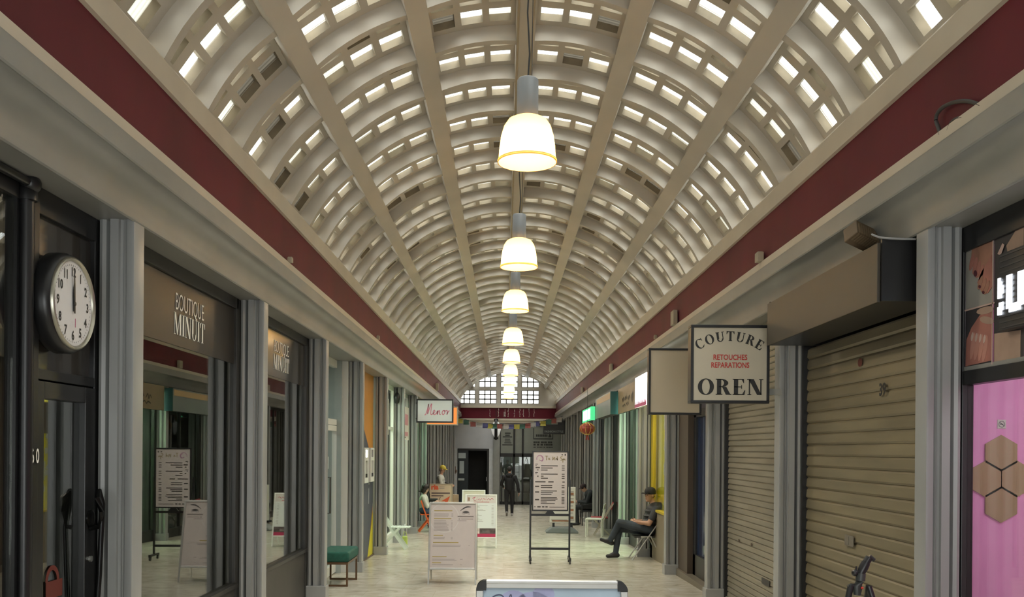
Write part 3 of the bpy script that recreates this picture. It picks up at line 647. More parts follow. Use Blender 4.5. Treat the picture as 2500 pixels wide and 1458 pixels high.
# ---- bays 5 and on: pale fronts, dark fronts
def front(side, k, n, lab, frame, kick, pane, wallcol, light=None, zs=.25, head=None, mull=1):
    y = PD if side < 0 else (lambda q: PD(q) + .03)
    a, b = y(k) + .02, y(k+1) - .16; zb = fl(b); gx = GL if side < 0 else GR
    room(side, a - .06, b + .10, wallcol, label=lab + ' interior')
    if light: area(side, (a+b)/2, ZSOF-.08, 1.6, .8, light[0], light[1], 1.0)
    root = thing(f'window_{n}', lab, 'window', (gx, (a+b)/2, zb), 0, None, 'structure'); P = W(root)
    x, xt = gx + side*.05, gx - side*.02; mb = MB()
    mb.box(x, xt, a-.02, a+.05, zb-.1, ZSOF); mb.box(x, xt, b-.05, b+.05, zb, ZSOF); mb.box(x, xt, a, b, ZSOF-.09, ZSOF); mb.box(x, xt, a, b, zb+zs-.05, zb+zs)
    for j in range(1, mull+1): yy = a + (b-a)*j/(mull+1); mb.box(x, xt, yy-.03, yy+.03, zb, ZSOF)
    if head: mb.box(x, xt, a, b, HC+head-.03, HC+head+.03)
    P('frame', mb, frame, bevel=.004)
    if zs > .06: mb = MB(); mb.box(x, xt+side*.01, a, b, zb-.12, zb+zs-.05); P('kick_plate', mb, kick)
    mb = MB(); mb.box(gx+side*.008, gx+side*.014, a+.05, b-.05, zb+zs, ZSOF-.09); P('pane', mb, pane)
    return root
M_DKFR = mat('dark_shop_frame', (.022, .022, .022), .4); M_GRFR = mat('grey_shop_frame', (.22, .22, .21), .4)
front(-1, 5, 12, 'white shopfront with a pink poster behind the white folding chair', M_WHITE, M_WHITE, G_CLEAR, (.72, .80, .68), (90, (.88, 1, .82)), head=.45)
front(-1, 6, 13, 'pale shopfront with a tall pink and white poster before the hanging pink lettered sign', M_WHITE, mat('grey_kick', (.2, .2, .19), .5), G_CLEAR, (.62, .66, .58), (45, (.9, 1, .85)))
front(-1, 7, 14, 'green lit shopfront behind the woman on the orange chair', M_GRFR, M_GRFR, G_CLEAR, (.40, .66, .45), (60, (.55, 1, .62)))
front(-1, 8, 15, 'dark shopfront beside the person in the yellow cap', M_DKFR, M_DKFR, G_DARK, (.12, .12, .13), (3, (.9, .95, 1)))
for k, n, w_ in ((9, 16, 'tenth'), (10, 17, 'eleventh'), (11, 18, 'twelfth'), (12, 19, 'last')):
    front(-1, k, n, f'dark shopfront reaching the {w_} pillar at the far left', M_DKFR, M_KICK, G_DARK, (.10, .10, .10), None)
# posters on the left
def poster(name, label, y0, y1, z0, z1, gx, side, base, marks, cat='poster'):
    root = thing(name, label, cat, (gx, (y0+y1)/2, z0)); P = W(root); x = gx - side*.025
    mb = MB(); mb.box(x, x - side*.006, y0, y1, z0, z1); sh = P('sheet', mb, base)
    for nm, m, rects in marks:
        for (p, q, r, s) in rects:
            mb = MB(); mb.box(x - side*.0065, x - side*.009, y0 + (y1-y0)*p, y0 + (y1-y0)*q, z0 + (z1-z0)*r, z0 + (z1-z0)*s)
            mb.build(nm, m, sh, off=tuple(root.location))
    return root
M_PAPER = mat('white_paper', (.66, .65, .60), .6); M_PINK = mat('pink_print', (.55, .26, .30), .6); M_BRN = mat('brown_print', (.14, .09, .08), .6); M_GRNP = mat('green_print', (.25, .42, .33), .6)
poster('poster', 'poster with pink and brown pictures on the white shopfront', 17.9, 18.9, HC+.30, HC+1.05, GL, -1, M_PAPER, [('picture', M_PINK, [(.1, .9, .05, .5)]), ('picture', M_BRN, [(.1, .85, .55, .95), (.2, .4, .1, .3)]), ('picture', M_GRNP, [(.0, .5, -.28, -.02)])])
poster('poster', 'tall white poster with a pink block, beyond the fifth pillar on the left', 20.6, 22.3, HC+.22, HC+1.02, GL+.06, -1, M_PAPER, [('picture', M_PINK, [(.1, .9, .45, .78), (.4, .9, .12, .25)]), ('picture', mat('dark_print', (.06, .05, .05), .6), [(.2, .5, .78, .82), (.3, .6, .06, .1)])])
# wall lantern on the sixth pillar
c = at(969, 972, PD(6) - .2)
root = thing('wall_lantern', 'small black lantern hung on a grey pillar near the pink lettered sign', 'lantern', (c.x, c.y, c.z))
mb = MB(); mb.lathe([(.0, -.14), (.05, -.10), (.075, .02), (.04, .10), (.02, .12), (.0, .14)], n=12); mb.build('body', M_BLACK, root, smooth=40)
mb = MB(); mb.tube([(0, 0, .13), (0, .03, .2), (-.05, .16, .2)], .008, 6); mb.build('bracket', M_BLACK, root, smooth=40)
# hanging signs on the left
def hang_sign(name, label, px0, py0, px1, py1, d, thick, frame, face, side, cat='sign', fw=.035):
    A = at(px0, py1, d); B = at(px1, py0, d)
    root = thing(name, label, cat, ((A.x+B.x)/2, d, A.z)); P = W(root); x0, x1, z0, z1 = A.x, B.x, A.z, B.z
    mb = MB(); mb.box(x0, x1, d, d+thick, z0, z0+fw); mb.box(x0, x1, d, d+thick, z1-fw, z1); mb.box(x0, x0+fw, d, d+thick, z0+fw, z1-fw); mb.box(x1-fw, x1, d, d+thick, z0+fw, z1-fw)
    P('frame', mb, frame, bevel=.004)
    mb = MB(); mb.box(x0+fw, x1-fw, d+.008, d+thick-.008, z0+fw, z1-fw); P('face', mb, face)
    return root, P, x0, x1, z0, z1
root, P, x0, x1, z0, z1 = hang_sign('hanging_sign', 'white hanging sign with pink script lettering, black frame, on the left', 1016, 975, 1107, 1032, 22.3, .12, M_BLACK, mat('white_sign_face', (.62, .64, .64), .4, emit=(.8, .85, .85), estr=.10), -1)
mb = MB(); w = x1-x0; o = (x0 + w*.27, 22.3+.006, z0 + .20); sc = .275
S_ = lambda pts, t=.024: ribbon(mb, curve(pts), t, o, (sc, 0, 0), (0, 0, sc), (0, -1, 0), thick=.002)
tt = .075
S_([(-.15, 0), (-.05, .02), (.12, .55), (.2, .95), (.18, .6), (.12, .05), (.3, .6), (.48, .98), (.44, .55), (.40, .1), (.48, 0), (.6, .1)], tt)
S_([(.6, .1), (.78, .28), (.72, .4), (.62, .25), (.66, .04), (.8, .02), (.95, .2), (1.0, .36), (.98, .02), (1.08, .28), (1.18, .36), (1.2, .05), (1.3, .03)], tt)
S_([(1.62, .36), (1.5, .36), (1.42, .15), (1.52, .0), (1.66, .18), (1.60, .38), (1.72, .3)], tt)
S_([(1.72, .3), (1.82, .38), (1.92, .3), (1.86, .02), (2.0, .3), (2.1, .36)], tt)
P('lettering', mb, mat('pink_script', (.70, .24, .34), .5))
mb = MB(); mb.bar((x0, 22.36, z1-.1), (hx(-1, HP)+.01, 22.36+.3, z1-.1), .03); P('bracket', mb, M_BLACK); mb = MB(); mb.bar((x0, 22.36, z0+.1), (hx(-1, HP)+.01, 22.36+.3, z0+.1), .03); P('bracket', mb, M_BLACK)
root, P, x0, x1, z0, z1 = hang_sign('hanging_sign', 'glowing orange box sign just behind the white pink lettered sign', 1040, 993, 1118, 1038, 25.4, .16, mat('pale_sign_edge', (.4, .35, .3), .5), emis('orange_sign_glow', (1, .27, .05), .95), -1, fw=.03)
mb = MB(); mb.bar((x0, 25.5, z1-.1), (hx(-1, HP)+.01, 25.6, z1-.1), .03); P('bracket', mb, M_BLACK)
# ================================================================== RIGHT SHOPS
M_SLAT = mat('beige_shutter_slats', (.205, .172, .108), .42, noise=.28, scale=2.2, stretch=(1, .35, 3), spec=.4)
M_SLAT2 = mat('pale_shutter_slats', (.255, .23, .175), .42, noise=.25, scale=2.5, stretch=(1, .4, 3), spec=.4)
def shutter(name, label, a, b, zb, zt, pitch, m, xg, bulge=.015):
    root = thing(name, label, 'shutter', (xg, (a+b)/2, zb)); P = W(root); mb = MB()
    n = int(round((zt-zb)/pitch)); seg = 7; pts = []
    for i in range(n):
        for j in range(seg):
            t = j/(seg-1); pts.append((xg - bulge*(.35+.65*(1-t))*min(1, sin(pi*min(1, t*1.06))*3)**.6 if t < .94 else xg + .006, zb + pitch*(i + t*.985)))
    for (p, q), (r, s) in zip(pts, pts[1:]): mb.quad((p, a, q), (p, b, q), (r, b, s), (r, a, s))
    P('curtain', mb, m, smooth=50)
    mb = MB(); mb.box(xg-.03, xg+.02, a, b, zb-.01, zb+.07); P('bottom_bar', mb, m, bevel=.004)
    for y in (a, b-.045): mb = MB(); mb.box(xg-.045, xg+.03, y, y+.045, zb, zt+.02); P('guide_rail', mb, M_BLACK)
    return root, P
# bay 1: shutter number 39 with its long housing
a, b = PD(1) + .06, PD(2) - .12; zb = fl(b)
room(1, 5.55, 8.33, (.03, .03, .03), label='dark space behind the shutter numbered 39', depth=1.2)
root, P = shutter('roller_shutter', 'closed beige roller shutter numbered 39, nearest on the right', a, b, fl(b), HC+.98, .098, M_SLAT, GR)
mb = MB(); c = at(2155, 949, 6.6); 
mb.text('39', .125, (GR-.026, 6.57, c.z-.05), (0, -1, 0), (0, 0, 1), (-1, 0, 0), .003, bold=.004); P('number', mb, M_BLACK)
c = at(2083, 1327, 7.0); yy = GR*F/(2083-VX); mb = MB(); mb.box(GR-.03, GR-.024, yy-.09, yy+.09, c.z-.04, c.z+.045); mb.box(GR-.033, GR-.03, yy-.0, yy+.08, c.z-.03, c.z+.035); P('lock_plate', mb, mat('worn_steel_plate', (.22, .2, .17), .5, .5))
yy = GR*F/(2105-VX); c = at(2105, 885, yy); mb = MB(); mb.ell((GR-.0225, yy, c.z), (.003, .045, .035)); P('paint_mark', mb, mat('dark_red_stain', (.10, .02, .012), .7))
root = thing('shutter_housing', 'long brown and black shutter box jutting out above shutter 39', 'shutter box', (2.34, 6.9, HC+.96)); P = W(root)
x0, x1 = 2.34, GR + .04
mb = MB(); mb.box(x0, x0+.02, 5.68, 8.06, HC+.95, HC+1.325); P('front_panel', mb, mat('brown_housing_panel', (.052, .043, .031), .45, noise=.15, scale=3, stretch=(1, .4, 1)), bevel=.003)
mb = MB(); mb.box(x0+.021, x1, 5.66, 5.68, HC+.955, HC+1.345); mb.box(x0+.021, x1, 8.06, 8.075, HC+.955, HC+1.345); mb.box(x0+.021, x1-.08, 5.68, 8.06, HC+.955, HC+.97); P('box_body', mb, M_BLACK)
# louvred alarm sounder and its cable under the cornice
c = at(2103, 585, 6.1) + Vector((0, 0, .02))
root = thing('alarm_sounder', 'small tilted louvred brown box under the cornice by the shutter housing', 'alarm box', (c.x, c.y, c.z), radians(28))
rot = Matrix.Rotation(radians(-24), 3, 'X') @ Matrix.Rotation(radians(18), 3, 'Y')
def rbox(mb, c0, sz, rt, mi=0):
    ux, uy, uz = rt @ Vector((sz[0], 0, 0)), rt @ Vector((0, sz[1], 0)), rt @ Vector((0, 0, sz[2])); c0 = rt @ Vector(c0)
    return mb.obox(c0 - (ux+uy+uz)/2, ux, uy, uz, mi)
mb = MB(); rbox(mb, (0, 0, 0), (.20, .12, .11), rot); mb.build('body', mat('brown_plastic', (.11, .075, .042), .5), root, bevel=.006)
mb = MB()
for i in range(9): rbox(mb, (-.08 + .02*i, -.062, -.012), (.010, .006, .08), rot)
for i in range(9): rbox(mb, (-.08 + .02*i, -.02, -.057), (.010, .07, .006), rot)
mb.build('louvres', mat('pale_brown_plastic', (.17, .12, .07), .5), root)
mb = MB(); pts = [at(2128, 572, 5.7), at(2150, 580, 5.66), at(2190, 583, 5.62), at(2236, 584, 5.60)]; mb.tube(curve([tuple(p) for p in pts]), .007, 6)
tag(mb.build('cable', mat('grey_cable', (.3, .3, .3), .5), smooth=60), 'grey cable from the alarm box to the first pillar on the right', 'cable')
# bay 2: paler shutter with letter slot
a, b = PD(2) + .06, PD(3) - .12
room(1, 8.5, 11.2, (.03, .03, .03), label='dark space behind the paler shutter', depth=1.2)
root, P = shutter('roller_shutter', 'closed pale roller shutter under the black and white couture sign', a, b, fl(b), ZSOF-.12, .0665, M_SLAT2, GR, .012)
yy = GR*F/(1876-VX); c = at(1876, 1421, yy); mb = MB(); mb.box(GR-.022, GR-.017, yy-.14, yy+.14, c.z-.035, c.z+.03); P('letter_slot', mb, M_BLACK)
mb = MB()
for px, py in ((1809, 1320), (1840, 1330)):
    mb = MB(); yy = GR*F/(px-VX); c = at(px, py, yy); mb.ell((GR-.016, yy, c.z), (.003, .035, .018)); P('rust_spot', mb, mat('rust_spot', (.06, .04, .025), .8))
mb = MB(); mb.box(GR-.04, GR+.1, a, b, ZSOF-.13, ZSOF); P('head_box', mb, mat('beige_head_box', (.28, .26, .2), .5))
# bay 3: dark recessed door
a, b = PD(3) + .05, PD(4) - .12; zb = fl(b); XD = GR + .05
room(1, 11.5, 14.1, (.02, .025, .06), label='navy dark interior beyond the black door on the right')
root = thing('door_3', 'dark navy door with long silver pull beside the blank hanging sign', 'door', (XD, 12.6, zb), 0, None, 'structure'); P = W(root)
mb = MB(); x, xt = XD+.05, XD-.03; y_a, y_b = 11.5, 13.35; zt = HC+.62
mb.box(x, xt, y_a, y_a+.16, zb, zt); mb.box(x, xt, y_b-.16, y_b, zb, zt); mb.box(x, xt, y_a, y_b, zt-.12, zt); mb.box(x, xt, y_a, y_b, zb, zb+.42); P('door_leaf', mb, mat('near_black_door', (.012, .013, .016), .35), bevel=.004)
mb = MB(); mb.box(XD, XD+.006, y_a+.16, y_b-.16, zb+.42, zt-.12); P('pane', mb, mat('navy_glass', (.012, .025, .07), .06, spec=.8))
mb = MB(); mb.box(x, xt, y_a, b, zt, ZSOF); P('transom_panel', mb, mat('navy_panel', (.015, .02, .05), .3))
mb = MB(); mb.tube([(xt, y_a+.62, HC-.18), (xt-.06, y_a+.62, HC-.18), (xt-.06, y_a+.62, HC-1.15), (xt, y_a+.62, HC-1.15)], .018, 10); P('handle', mb, M_ALU, smooth=60)
mb = MB(); mb.box(GR-.06, GR+.1, y_b+.02, b-.06, zb, ZSOF); P('jamb', mb, mat('brown_jamb', (.085, .062, .045), .5))
mb = MB(); mb.box(GR-.1, GR+.1, 11.4, 14.0, zb-.02, fl(11.4)+.05); P('step', mb, mat('brown_step', (.16, .135, .1), .5))
# bay 4: yellow window with white blossom decoration
a, b = PD(4) + .05, PD(5) - .12; zb = fl(b)
M_YW = mat('yellow_display', (.80, .68, .02), .5, emit=(1, .86, .02), estr=.12)
room(1, 14.4, 17.0, (.75, .62, .02), label='bright yellow display interior on the right')
area(1, 15.6, ZSOF-.1, 1.8, .5, 110, (1, .95, .7), .5)
root = thing('window_20', 'bright yellow shop window with white blossoms behind the seated man in the cap', 'window', (GR, 15.6, zb), 0, None, 'structure'); P = W(root)
x, xt = GR+.05, GR-.02; mb = MB(); mb.box(x, xt, a, a+.06, zb, ZSOF); mb.box(x, xt, b-.22, b, zb, ZSOF); mb.box(x, xt, a, b, ZSOF-.08, ZSOF); mb.box(x, xt-.03, a, b, HC-1.10, HC-1.06); P('frame', mb, mat('yellow_frame', (.50, .38, .02), .45), bevel=.004)
mb = MB(); mb.box(x, xt, a, b, zb-.1, HC-1.10); P('kick_plate', mb, mat('beige_kick', (.23, .19, .13), .6))
mb = MB(); mb.box(GR+.01, GR+.016, a+.06, b-.22, HC-1.06, ZSOF-.08); P('pane', mb, G_CLEAR)
mb = MB(); mb.box(GR+.10, GR+.12, a+.02, b-.02, HC-1.2, HC+1.3); P('backing', mb, M_YW)
mb = MB(); rr = random.Random(3)
for i in range(150):
    yy = rr.uniform(14.6, 16.2); zz = HC - 1.02 + rr.random()**1.2*1.75; r = rr.uniform(.03, .06)
    for j in range(5):
        q = 2*pi*j/5 + rr.random(); mb.ell((GR+.085, yy + r*.8*cos(q), zz + r*.8*sin(q)), (.01, r*.6, r*.6), 7, 4)
P('blossom_decoration', mb, mat('white_blossom', (.85, .84, .76), .6), smooth=60)['kind'] = 'stuff'
poster('poster', 'brown and pink picture high in the yellow window', 14.55, 15.3, HC+.22, HC+.75, GR+.05, 1, M_BRN, [('picture', M_PINK, [(.2, .55, .1, .9)]), ('picture', M_PAPER, [(.6, .75, .3, .8)])])
# remaining bays
front(1, 5, 21, 'green painted shopfront beside the seated man in the cap', M_DKFR, M_DKFR, G_CLEAR, (.36, .75, .30), (190, (.8, 1, .75)))
front(1, 6, 22, 'dark framed shopfront with a green strip, behind the white and red chairs', M_DKFR, M_DKFR, G_CLEAR, (.34, .62, .36), (30, (.75, 1, .75)))
front(1, 7, 23, 'grey shopfront behind the white chair on the right', M_DKFR, M_DKFR, G_CLEAR, (.5, .56, .56), (25, (.9, 1, .95)))
front(1, 8, 24, 'grey shopfront under the glowing green sign', M_GRFR, M_GRFR, G_DARK, (.3, .3, .32), (8, (.9, .95, 1)))
for k, n, w_ in ((9, 25, 'ninth'), (10, 26, 'tenth'), (11, 27, 'eleventh'), (12, 28, 'twelfth')):
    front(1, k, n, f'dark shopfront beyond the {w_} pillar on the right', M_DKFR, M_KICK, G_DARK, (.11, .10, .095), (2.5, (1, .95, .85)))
# bay 0: nail studio
y0, y1 = 4.45, 5.485; zb = fl(5.4); zd = HC + .412
M_PK = mat('pink_wall', (.85, .35, .68), .5, noise=.05)
room(1, 2.75, 5.52, (.74, .30, .50), label='pink nail studio interior behind the glass door on the right', depth=3.0)
area(1, 4.1, ZSOF-.1, 1.6, 1.2, 34, (1, .93, .97), 1.3)
root = thing('door_4', 'black framed glass door of the pink nail studio at the right edge', 'door', (GR, 5.0, zb), 0, None, 'structure'); P = W(root)
x, xt = GR+.05, GR-.02
mb = MB(); mb.box(x, xt, y1-.045, y1, zb, ZSOF); mb.box(x, xt, 3.0, y1-.045, zd, zd+.085); mb.box(x, xt, 3.0, y1-.045, ZSOF-.15, ZSOF); mb.box(x, xt, 4.1, 4.17, zb, zd); mb.box(x, xt, 3.0, y1-.045, zb, zb+.1); P('frame', mb, M_BLACK, bevel=.004)
mb = MB(); mb.box(x-.02, xt+.01, 3.0, y1-.045, zd+.085, zd+.11); P('sill_strip', mb, M_GREY)
mb = MB(); mb.box(GR+.01, GR+.016, 3.0, y1-.045, zb+.1, zd); P('pane', mb, G_CLEAR)
mb = MB(); mb.box(GR+.004, GR+.009, 3.0, y1-.045, zd+.11, ZSOF-.15); P('transom_pane', mb, G_CLEAR)
# pink party wall with mirror hexagons seen through the door
yw = 5.495
mb = MB(); mb.box(GR+.018, 5.5, yw, yw+.02, zb, HC+.46)
tag(mb.build('wall_pink', M_PK), 'pink side wall inside the nail studio', 'wall', kind='structure')
s6 = .0985*1.155
hexes = [(2443, 1107), (2405.5, 1169.5), (2481, 1169.5), (2443, 1232)]
for i, (px, py) in enumerate(hexes):
    c = at(px, py, yw); lab = ('topmost', 'left hand', 'right hand', 'lowest')[i]
    pts = [(s6*.985*sin(pi/3*j), s6*.985*cos(pi/3*j)) for j in range(6)]
    root = thing('mirror_tile', f'{lab} gold hexagon mirror of the cluster on the pink wall', 'mirror', (c.x, yw-.004, c.z), 0, 'hexagon mirrors on the pink wall'); P = W(root)
    mb = MB(); mb.prism(pts, (c.x, yw-.0005, c.z), (1, 0, 0), (0, 0, 1), (0, -.008, 0)); P('glass', mb, mat('gold_mirror', (.45, .40, .22), .25, .35, spec=.6))
c = at(2445, 1036, yw)
root = thing('no_smoking_sign', 'small white no smoking sign on the pink wall', 'sign', (c.x, yw-.003, c.z)); P = W(root); mb = MB(); mb.box(c.x-.026, c.x+.026, yw-.003, yw-.0003, c.z-.027, c.z+.027); P('plate', mb, M_PAPER, bevel=.001)
mb = MB()
for q in _ring(0, 0, (.02, .02), (.016, .016), 0, 2*pi, 24): mb.prism(q, (c.x, yw-.0031, c.z), (1, 0, 0), (0, 0, 1), (0, -.0006, 0))
mb.obox((c.x-.014, yw-.0037, c.z+.011), (.028, 0, -.025), (0, .0006, 0), (.003, 0, .003)); mb.box(c.x-.012, c.x+.010, yw-.0037, yw-.0031, c.z-.003, c.z+.003); P('symbol', mb, mat('grey_symbol', (.25, .25, .26), .5))
# picture posters in the transom
M_SK1 = mat('photo_skin', (.34, .17, .115), .5, noise=.22, scale=9); M_SK2 = mat('photo_skin_pink', (.40, .165, .13), .5, noise=.22, scale=8); M_SK3 = mat('photo_skin_pale', (.42, .29, .22), .5, noise=.15, scale=6)
M_PH_G = mat('photo_grey', (.33, .32, .29), .5, noise=.08); M_PH_D = mat('photo_dark', (.035, .032, .035), .4); M_NAIL = mat('photo_nail', (.10, .02, .03), .3); M_PALE = mat('photo_nail_pale', (.55, .40, .35), .3)
def zpx(py, d): return at(1300, py, d).z
root = thing('picture_panel', 'panel of hand and foot photographs in the transom beside the first pillar on the right', 'poster', (GR+.03, 5.1, HC+.5)); P = W(root)
Z0, Z1 = zd+.115, ZSOF-.16; xq = GR-.004
def T(y, z): return (y, z)
def flat(nm, polys, m, dx):
    for pl in polys: mb = MB(); mb.prism(pl, (xq-dx, 0, 0), (0, -1, 0), (0, 0, 1), (-.0012, 0, 0)); P(nm, mb, m)
# panel coordinates: s grows to the right of the photo (towards the camera)
def sp(pxs): return -GR*F/(pxs - VX)          # -y from pixel column on this plane
def pp(px, py): return (sp(px), at(px, py, -sp(px)).z)
Y = lambda pts: [pp(a_, b_) for a_, b_ in pts]
flat('sheet', [Y([(2357, 592), (2425, 560), (2425, 738), (2357, 756)])], M_PH_G, 0)
flat('sheet', [Y([(2357, 758), (2424, 740), (2424, 888), (2357, 902)])], M_PH_D, 0)
flat('sheet', [Y([(2426, 556), (2500, 520), (2500, 870), (2426, 887)])], M_PH_D, 0)
flat('foot', [Y([(2372, 600), (2400, 586), (2422, 580), (2421, 640), (2402, 668), (2388, 678), (2376, 665), (2370, 630)])], M_SK1, .0015)
flat('foot', [Y([(2421, 622), (2423, 700), (2412, 716), (2402, 718), (2392, 706), (2386, 690), (2396, 664)])], M_SK2, .003)
def toe(px, py, l, w, ang, m, dx):
    r = Matrix.Rotation(radians(ang), 2); pts = []
    for j in range(12):
        q = r @ Vector((w*cos(2*pi*j/12), l*sin(2*pi*j/12))); pts.append((px+q.x, py+q.y))
    return Y(pts)
flat('toe', [toe(2372+8*i, 640+9*i, 22, 4.5, 12, 0, 0) for i in range(4)], M_SK2, .003)
flat('toe', [toe(2394+8*i, 690+6*i, 18, 4.5, 18, 0, 0) for i in range(3)], M_SK1, .0045)
flat('toenail', [toe(2382, 668, 8, 4, 0, 0, 0), toe(2402, 714, 4, 3, 0, 0, 0), toe(2393, 700, 4, 3, 0, 0, 0)], M_NAIL, .006)
flat('hand', [Y([(2360, 830), (2372, 800), (2392, 770), (2420, 745), (2423, 800), (2423, 880), (2358, 895)])], M_SK2, .0015)
flat('finger', [toe(2376+10*i, 845+2*i, 34, 5, 8, 0, 0) for i in range(4)], mat('photo_skin_light', (.50, .24, .19), .5, noise=.1), .003)
flat('finger', [toe(2406, 758, 9, 22, -14, 0, 0), toe(2410, 782, 9, 18, 12, 0, 0)], M_SK3, .003)
flat('fingernail', [toe(2375+10*i, 822+2*i, 11, 2.6, 8, 0, 0) for i in range(4)], M_PALE, .0045)
flat('leg', [Y([(2428, 815), (2492, 806), (2492, 872), (2428, 886)])], M_SK3, .0015)
flat('leg', [Y([(2456, 600), (2480, 560), (2498, 545), (2498, 610), (2460, 625)])], M_SK3, .0015)
flat('caption', [Y([(2436, 620), (2448, 594), (2453, 598), (2444, 624)]), Y([(2423.5, 562), (2425.5, 561), (2425.5, 890), (2423.5, 890)]), Y([(2357, 757), (2430, 737), (2430, 741), (2357, 761)])], M_PALE, .006)
# LED ticker
root = thing('led_sign', 'black dot matrix sign with bright white letters in the nail studio transom', 'sign', (GR-.03, 4.5, HC+.6)); P = W(root)
xs2 = GR - .06
def sp2(px): return xs2*F/(px-VX)
yA = sp2(2434); zb1, zt1 = at(2434, 810, yA).z, at(2434, 622, yA).z
mb = MB(); mb.box(xs2, xs2+.05, 3.4, yA, zb1, zt1); P('case', mb, mat('led_case', (.018, .018, .02), .45), bevel=.004)
mb = MB(); nz = 14
for i in range(nz): z = zb1 + (zt1-zb1)*(i+.5)/nz; mb.box(xs2-.003, xs2, 3.45, yA-.02, z-.004, z+.004)
P('grille', mb, mat('led_grille', (.035, .035, .04), .4))
LED = {'e': ["01110", "11111", "11011", "11011", "00111", "00000", "00110", "11110", "11100"], 'u': ["110011", "110011", "110011", "110011", "110011", "110011", "110011", "111111", "011110"]}
def dots(mb, rows, yl, zt, w, h):
    nr, nc = len(rows), len(rows[0])
    for r in range(nr):
        for c in range(nc):
            if rows[r][c] == '1': mb.box(xs2-.0065, xs2-.003, yl - (c+1)*w/nc + .0006, yl - c*w/nc, zt - (r+1)*h/nr + .001, zt - r*h/nr)
mb = MB(); zt2, zb2 = at(2460, 672, sp2(2460)).z, at(2460, 764, sp2(2460)).z
GLOW = emis('led_white', (.86, .92, 1), 6)
dots(mb, ["11000", "11100", "11110", "11110", "11100", "00000", "01110", "11110", "11100"], sp2(2435), zt2, sp2(2435)-sp2(2452), zt2-zb2); P('letter', mb, GLOW)
mb = MB(); dots(mb, LED['u'], sp2(2456), zt2, sp2(2456)-sp2(2498), zt2-zb2); P('letter', mb, GLOW)
mb = MB(); dots(mb, ["111", "110", "110", "110", "110", "110"], sp2(2503), zt2, .08, (zt2-zb2)*.7); P('letter', mb, GLOW)
# ---- hanging signs
root, P, x0, x1, z0, z1 = hang_sign('hanging_sign', 'square black framed couture alterations sign hanging over the pale shutter', 1686, 794, 1880, 984, 8.25, .14, M_BLACK, mat('cream_sign_face', (.46, .425, .34), .4, noise=.07, scale=2), 1, fw=.026)
ux, uz, un = (1, 0, 0), (0, 0, 1), (0, -1, 0); yq = 8.25+.0075; xm = (x0+x1)/2; hh = z1-z0
mb = MB(); serif_text(mb, 'COUTURE', .088, (xm-.008, yq, z0+hh*.795), ux, uz, un, T=.22, t=.06, gap=.14, arc=.50, total=.60, thick=.002); P('lettering', mb, mat('black_print', (.015, .015, .015), .6))
mb = MB(); serif_text(mb, 'OREN', .145, (xm+.005, yq, z0+.078), ux, uz, un, T=.24, t=.055, gap=.1, total=.60, thick=.002); P('lettering', mb, mat('black_print', (.015, .015, .015), .6))
mb = MB(); mb.text('RETOUCHES', .068, (xm+.0, yq, z0+hh*.555), ux, uz, un, .002, bold=.0015, wide=.82); P('lettering', mb, mat('red_print', (.42, .035, .03), .6)); mb = MB(); mb.text('REPARATIONS', .068, (xm+.0, yq, z0+hh*.455), ux, uz, un, .002, bold=.0015, wide=.80); P('lettering', mb, mat('red_print', (.42, .035, .03), .6))
mb = MB(); mb.bar((x1, 8.32, z0+.11), (hx(1, HP)+.02, 8.32, z0+.11), .06, .055); P('bracket', mb, M_GREY); mb = MB(); mb.bar((x1, 8.32, z1-.08), (hx(1, HP)+.02, 8.32, z1-.08), .04); P('bracket', mb, M_GREY)
root, P, x0, x1, z0, z1 = hang_sign('hanging_sign', 'blank beige hanging sign with black frame behind the couture sign', 1583, 851, 1714, 1012, 11.15, .12, M_BLACK, mat('blank_sign_face', (.44, .385, .29), .45, noise=.06, scale=1.5), 1, fw=.026)
mb = MB(); mb.bar((x1, 11.2, z0+.2), (hx(1, HP)+.02, 11.2, z0+.2), .05); P('bracket', mb, M_BLACK)
# ---- box signs along the right fascia
def box_sign(name, label, xf, ya, yb, z0, z1, face, end, body, dep=.22):
    root = thing(name, label, 'sign', (xf, (ya+yb)/2, z0)); P = W(root)
    mb = MB(); mb.box(xf+.01, xf+dep, ya+.01, yb, z0, z1); P('box', mb, body)
    mb = MB(); mb.box(xf, xf+.01, ya, yb, z0, z1); P('face', mb, face)
    mb = MB(); mb.box(xf+.01, xf+dep, ya, ya+.01, z0, z1); P('end_cap', mb, end)
    return root, P
zA = lambda py, px, d: at(px, py, d).z
M_TEAL = mat('teal_panel', (.02, .09, .11), .45)
root, P = box_sign('box_sign', 'grey box sign with teal end along the right shops', 2.30, 19.7, 22.9, HC+.80, HC+1.30, mat('grey_sign_face', (.20, .23, .22), .35, noise=.2, scale=1.2), M_TEAL, M_DARKWALL, .19)
mb = MB(); mb.box(2.296, 2.3, 19.75, 22.6, HC+1.14, HC+1.27); P('pale_strip', mb, mat('amber_strip', (.55, .36, .17), .4))
root, P = box_sign('green_led_sign', 'glowing white and green display sign on the right', 2.20, 23.0, 25.6, HC+.78, HC+1.13, emis('green_sign_glow', (.10, .95, .35), .8), emis('green_sign_glow', (.10, .95, .35), .8), M_BLACK, .10)
mb = MB(); mb.box(2.195, 2.2, 23.25, 25.3, HC+.82, HC+1.09); P('screen', mb, emis('white_green_screen', (.62, 1, .82), 2.4))
root, P = box_sign('box_sign', 'tan box sign with dark scrawled words beside the lit white sign', 2.46, 16.9, 19.6, HC+.80, HC+1.33, mat('tan_sign_face', (.30, .23, .14), .4, noise=.15, scale=1.5), M_DARKWALL, M_DARKWALL, .05)
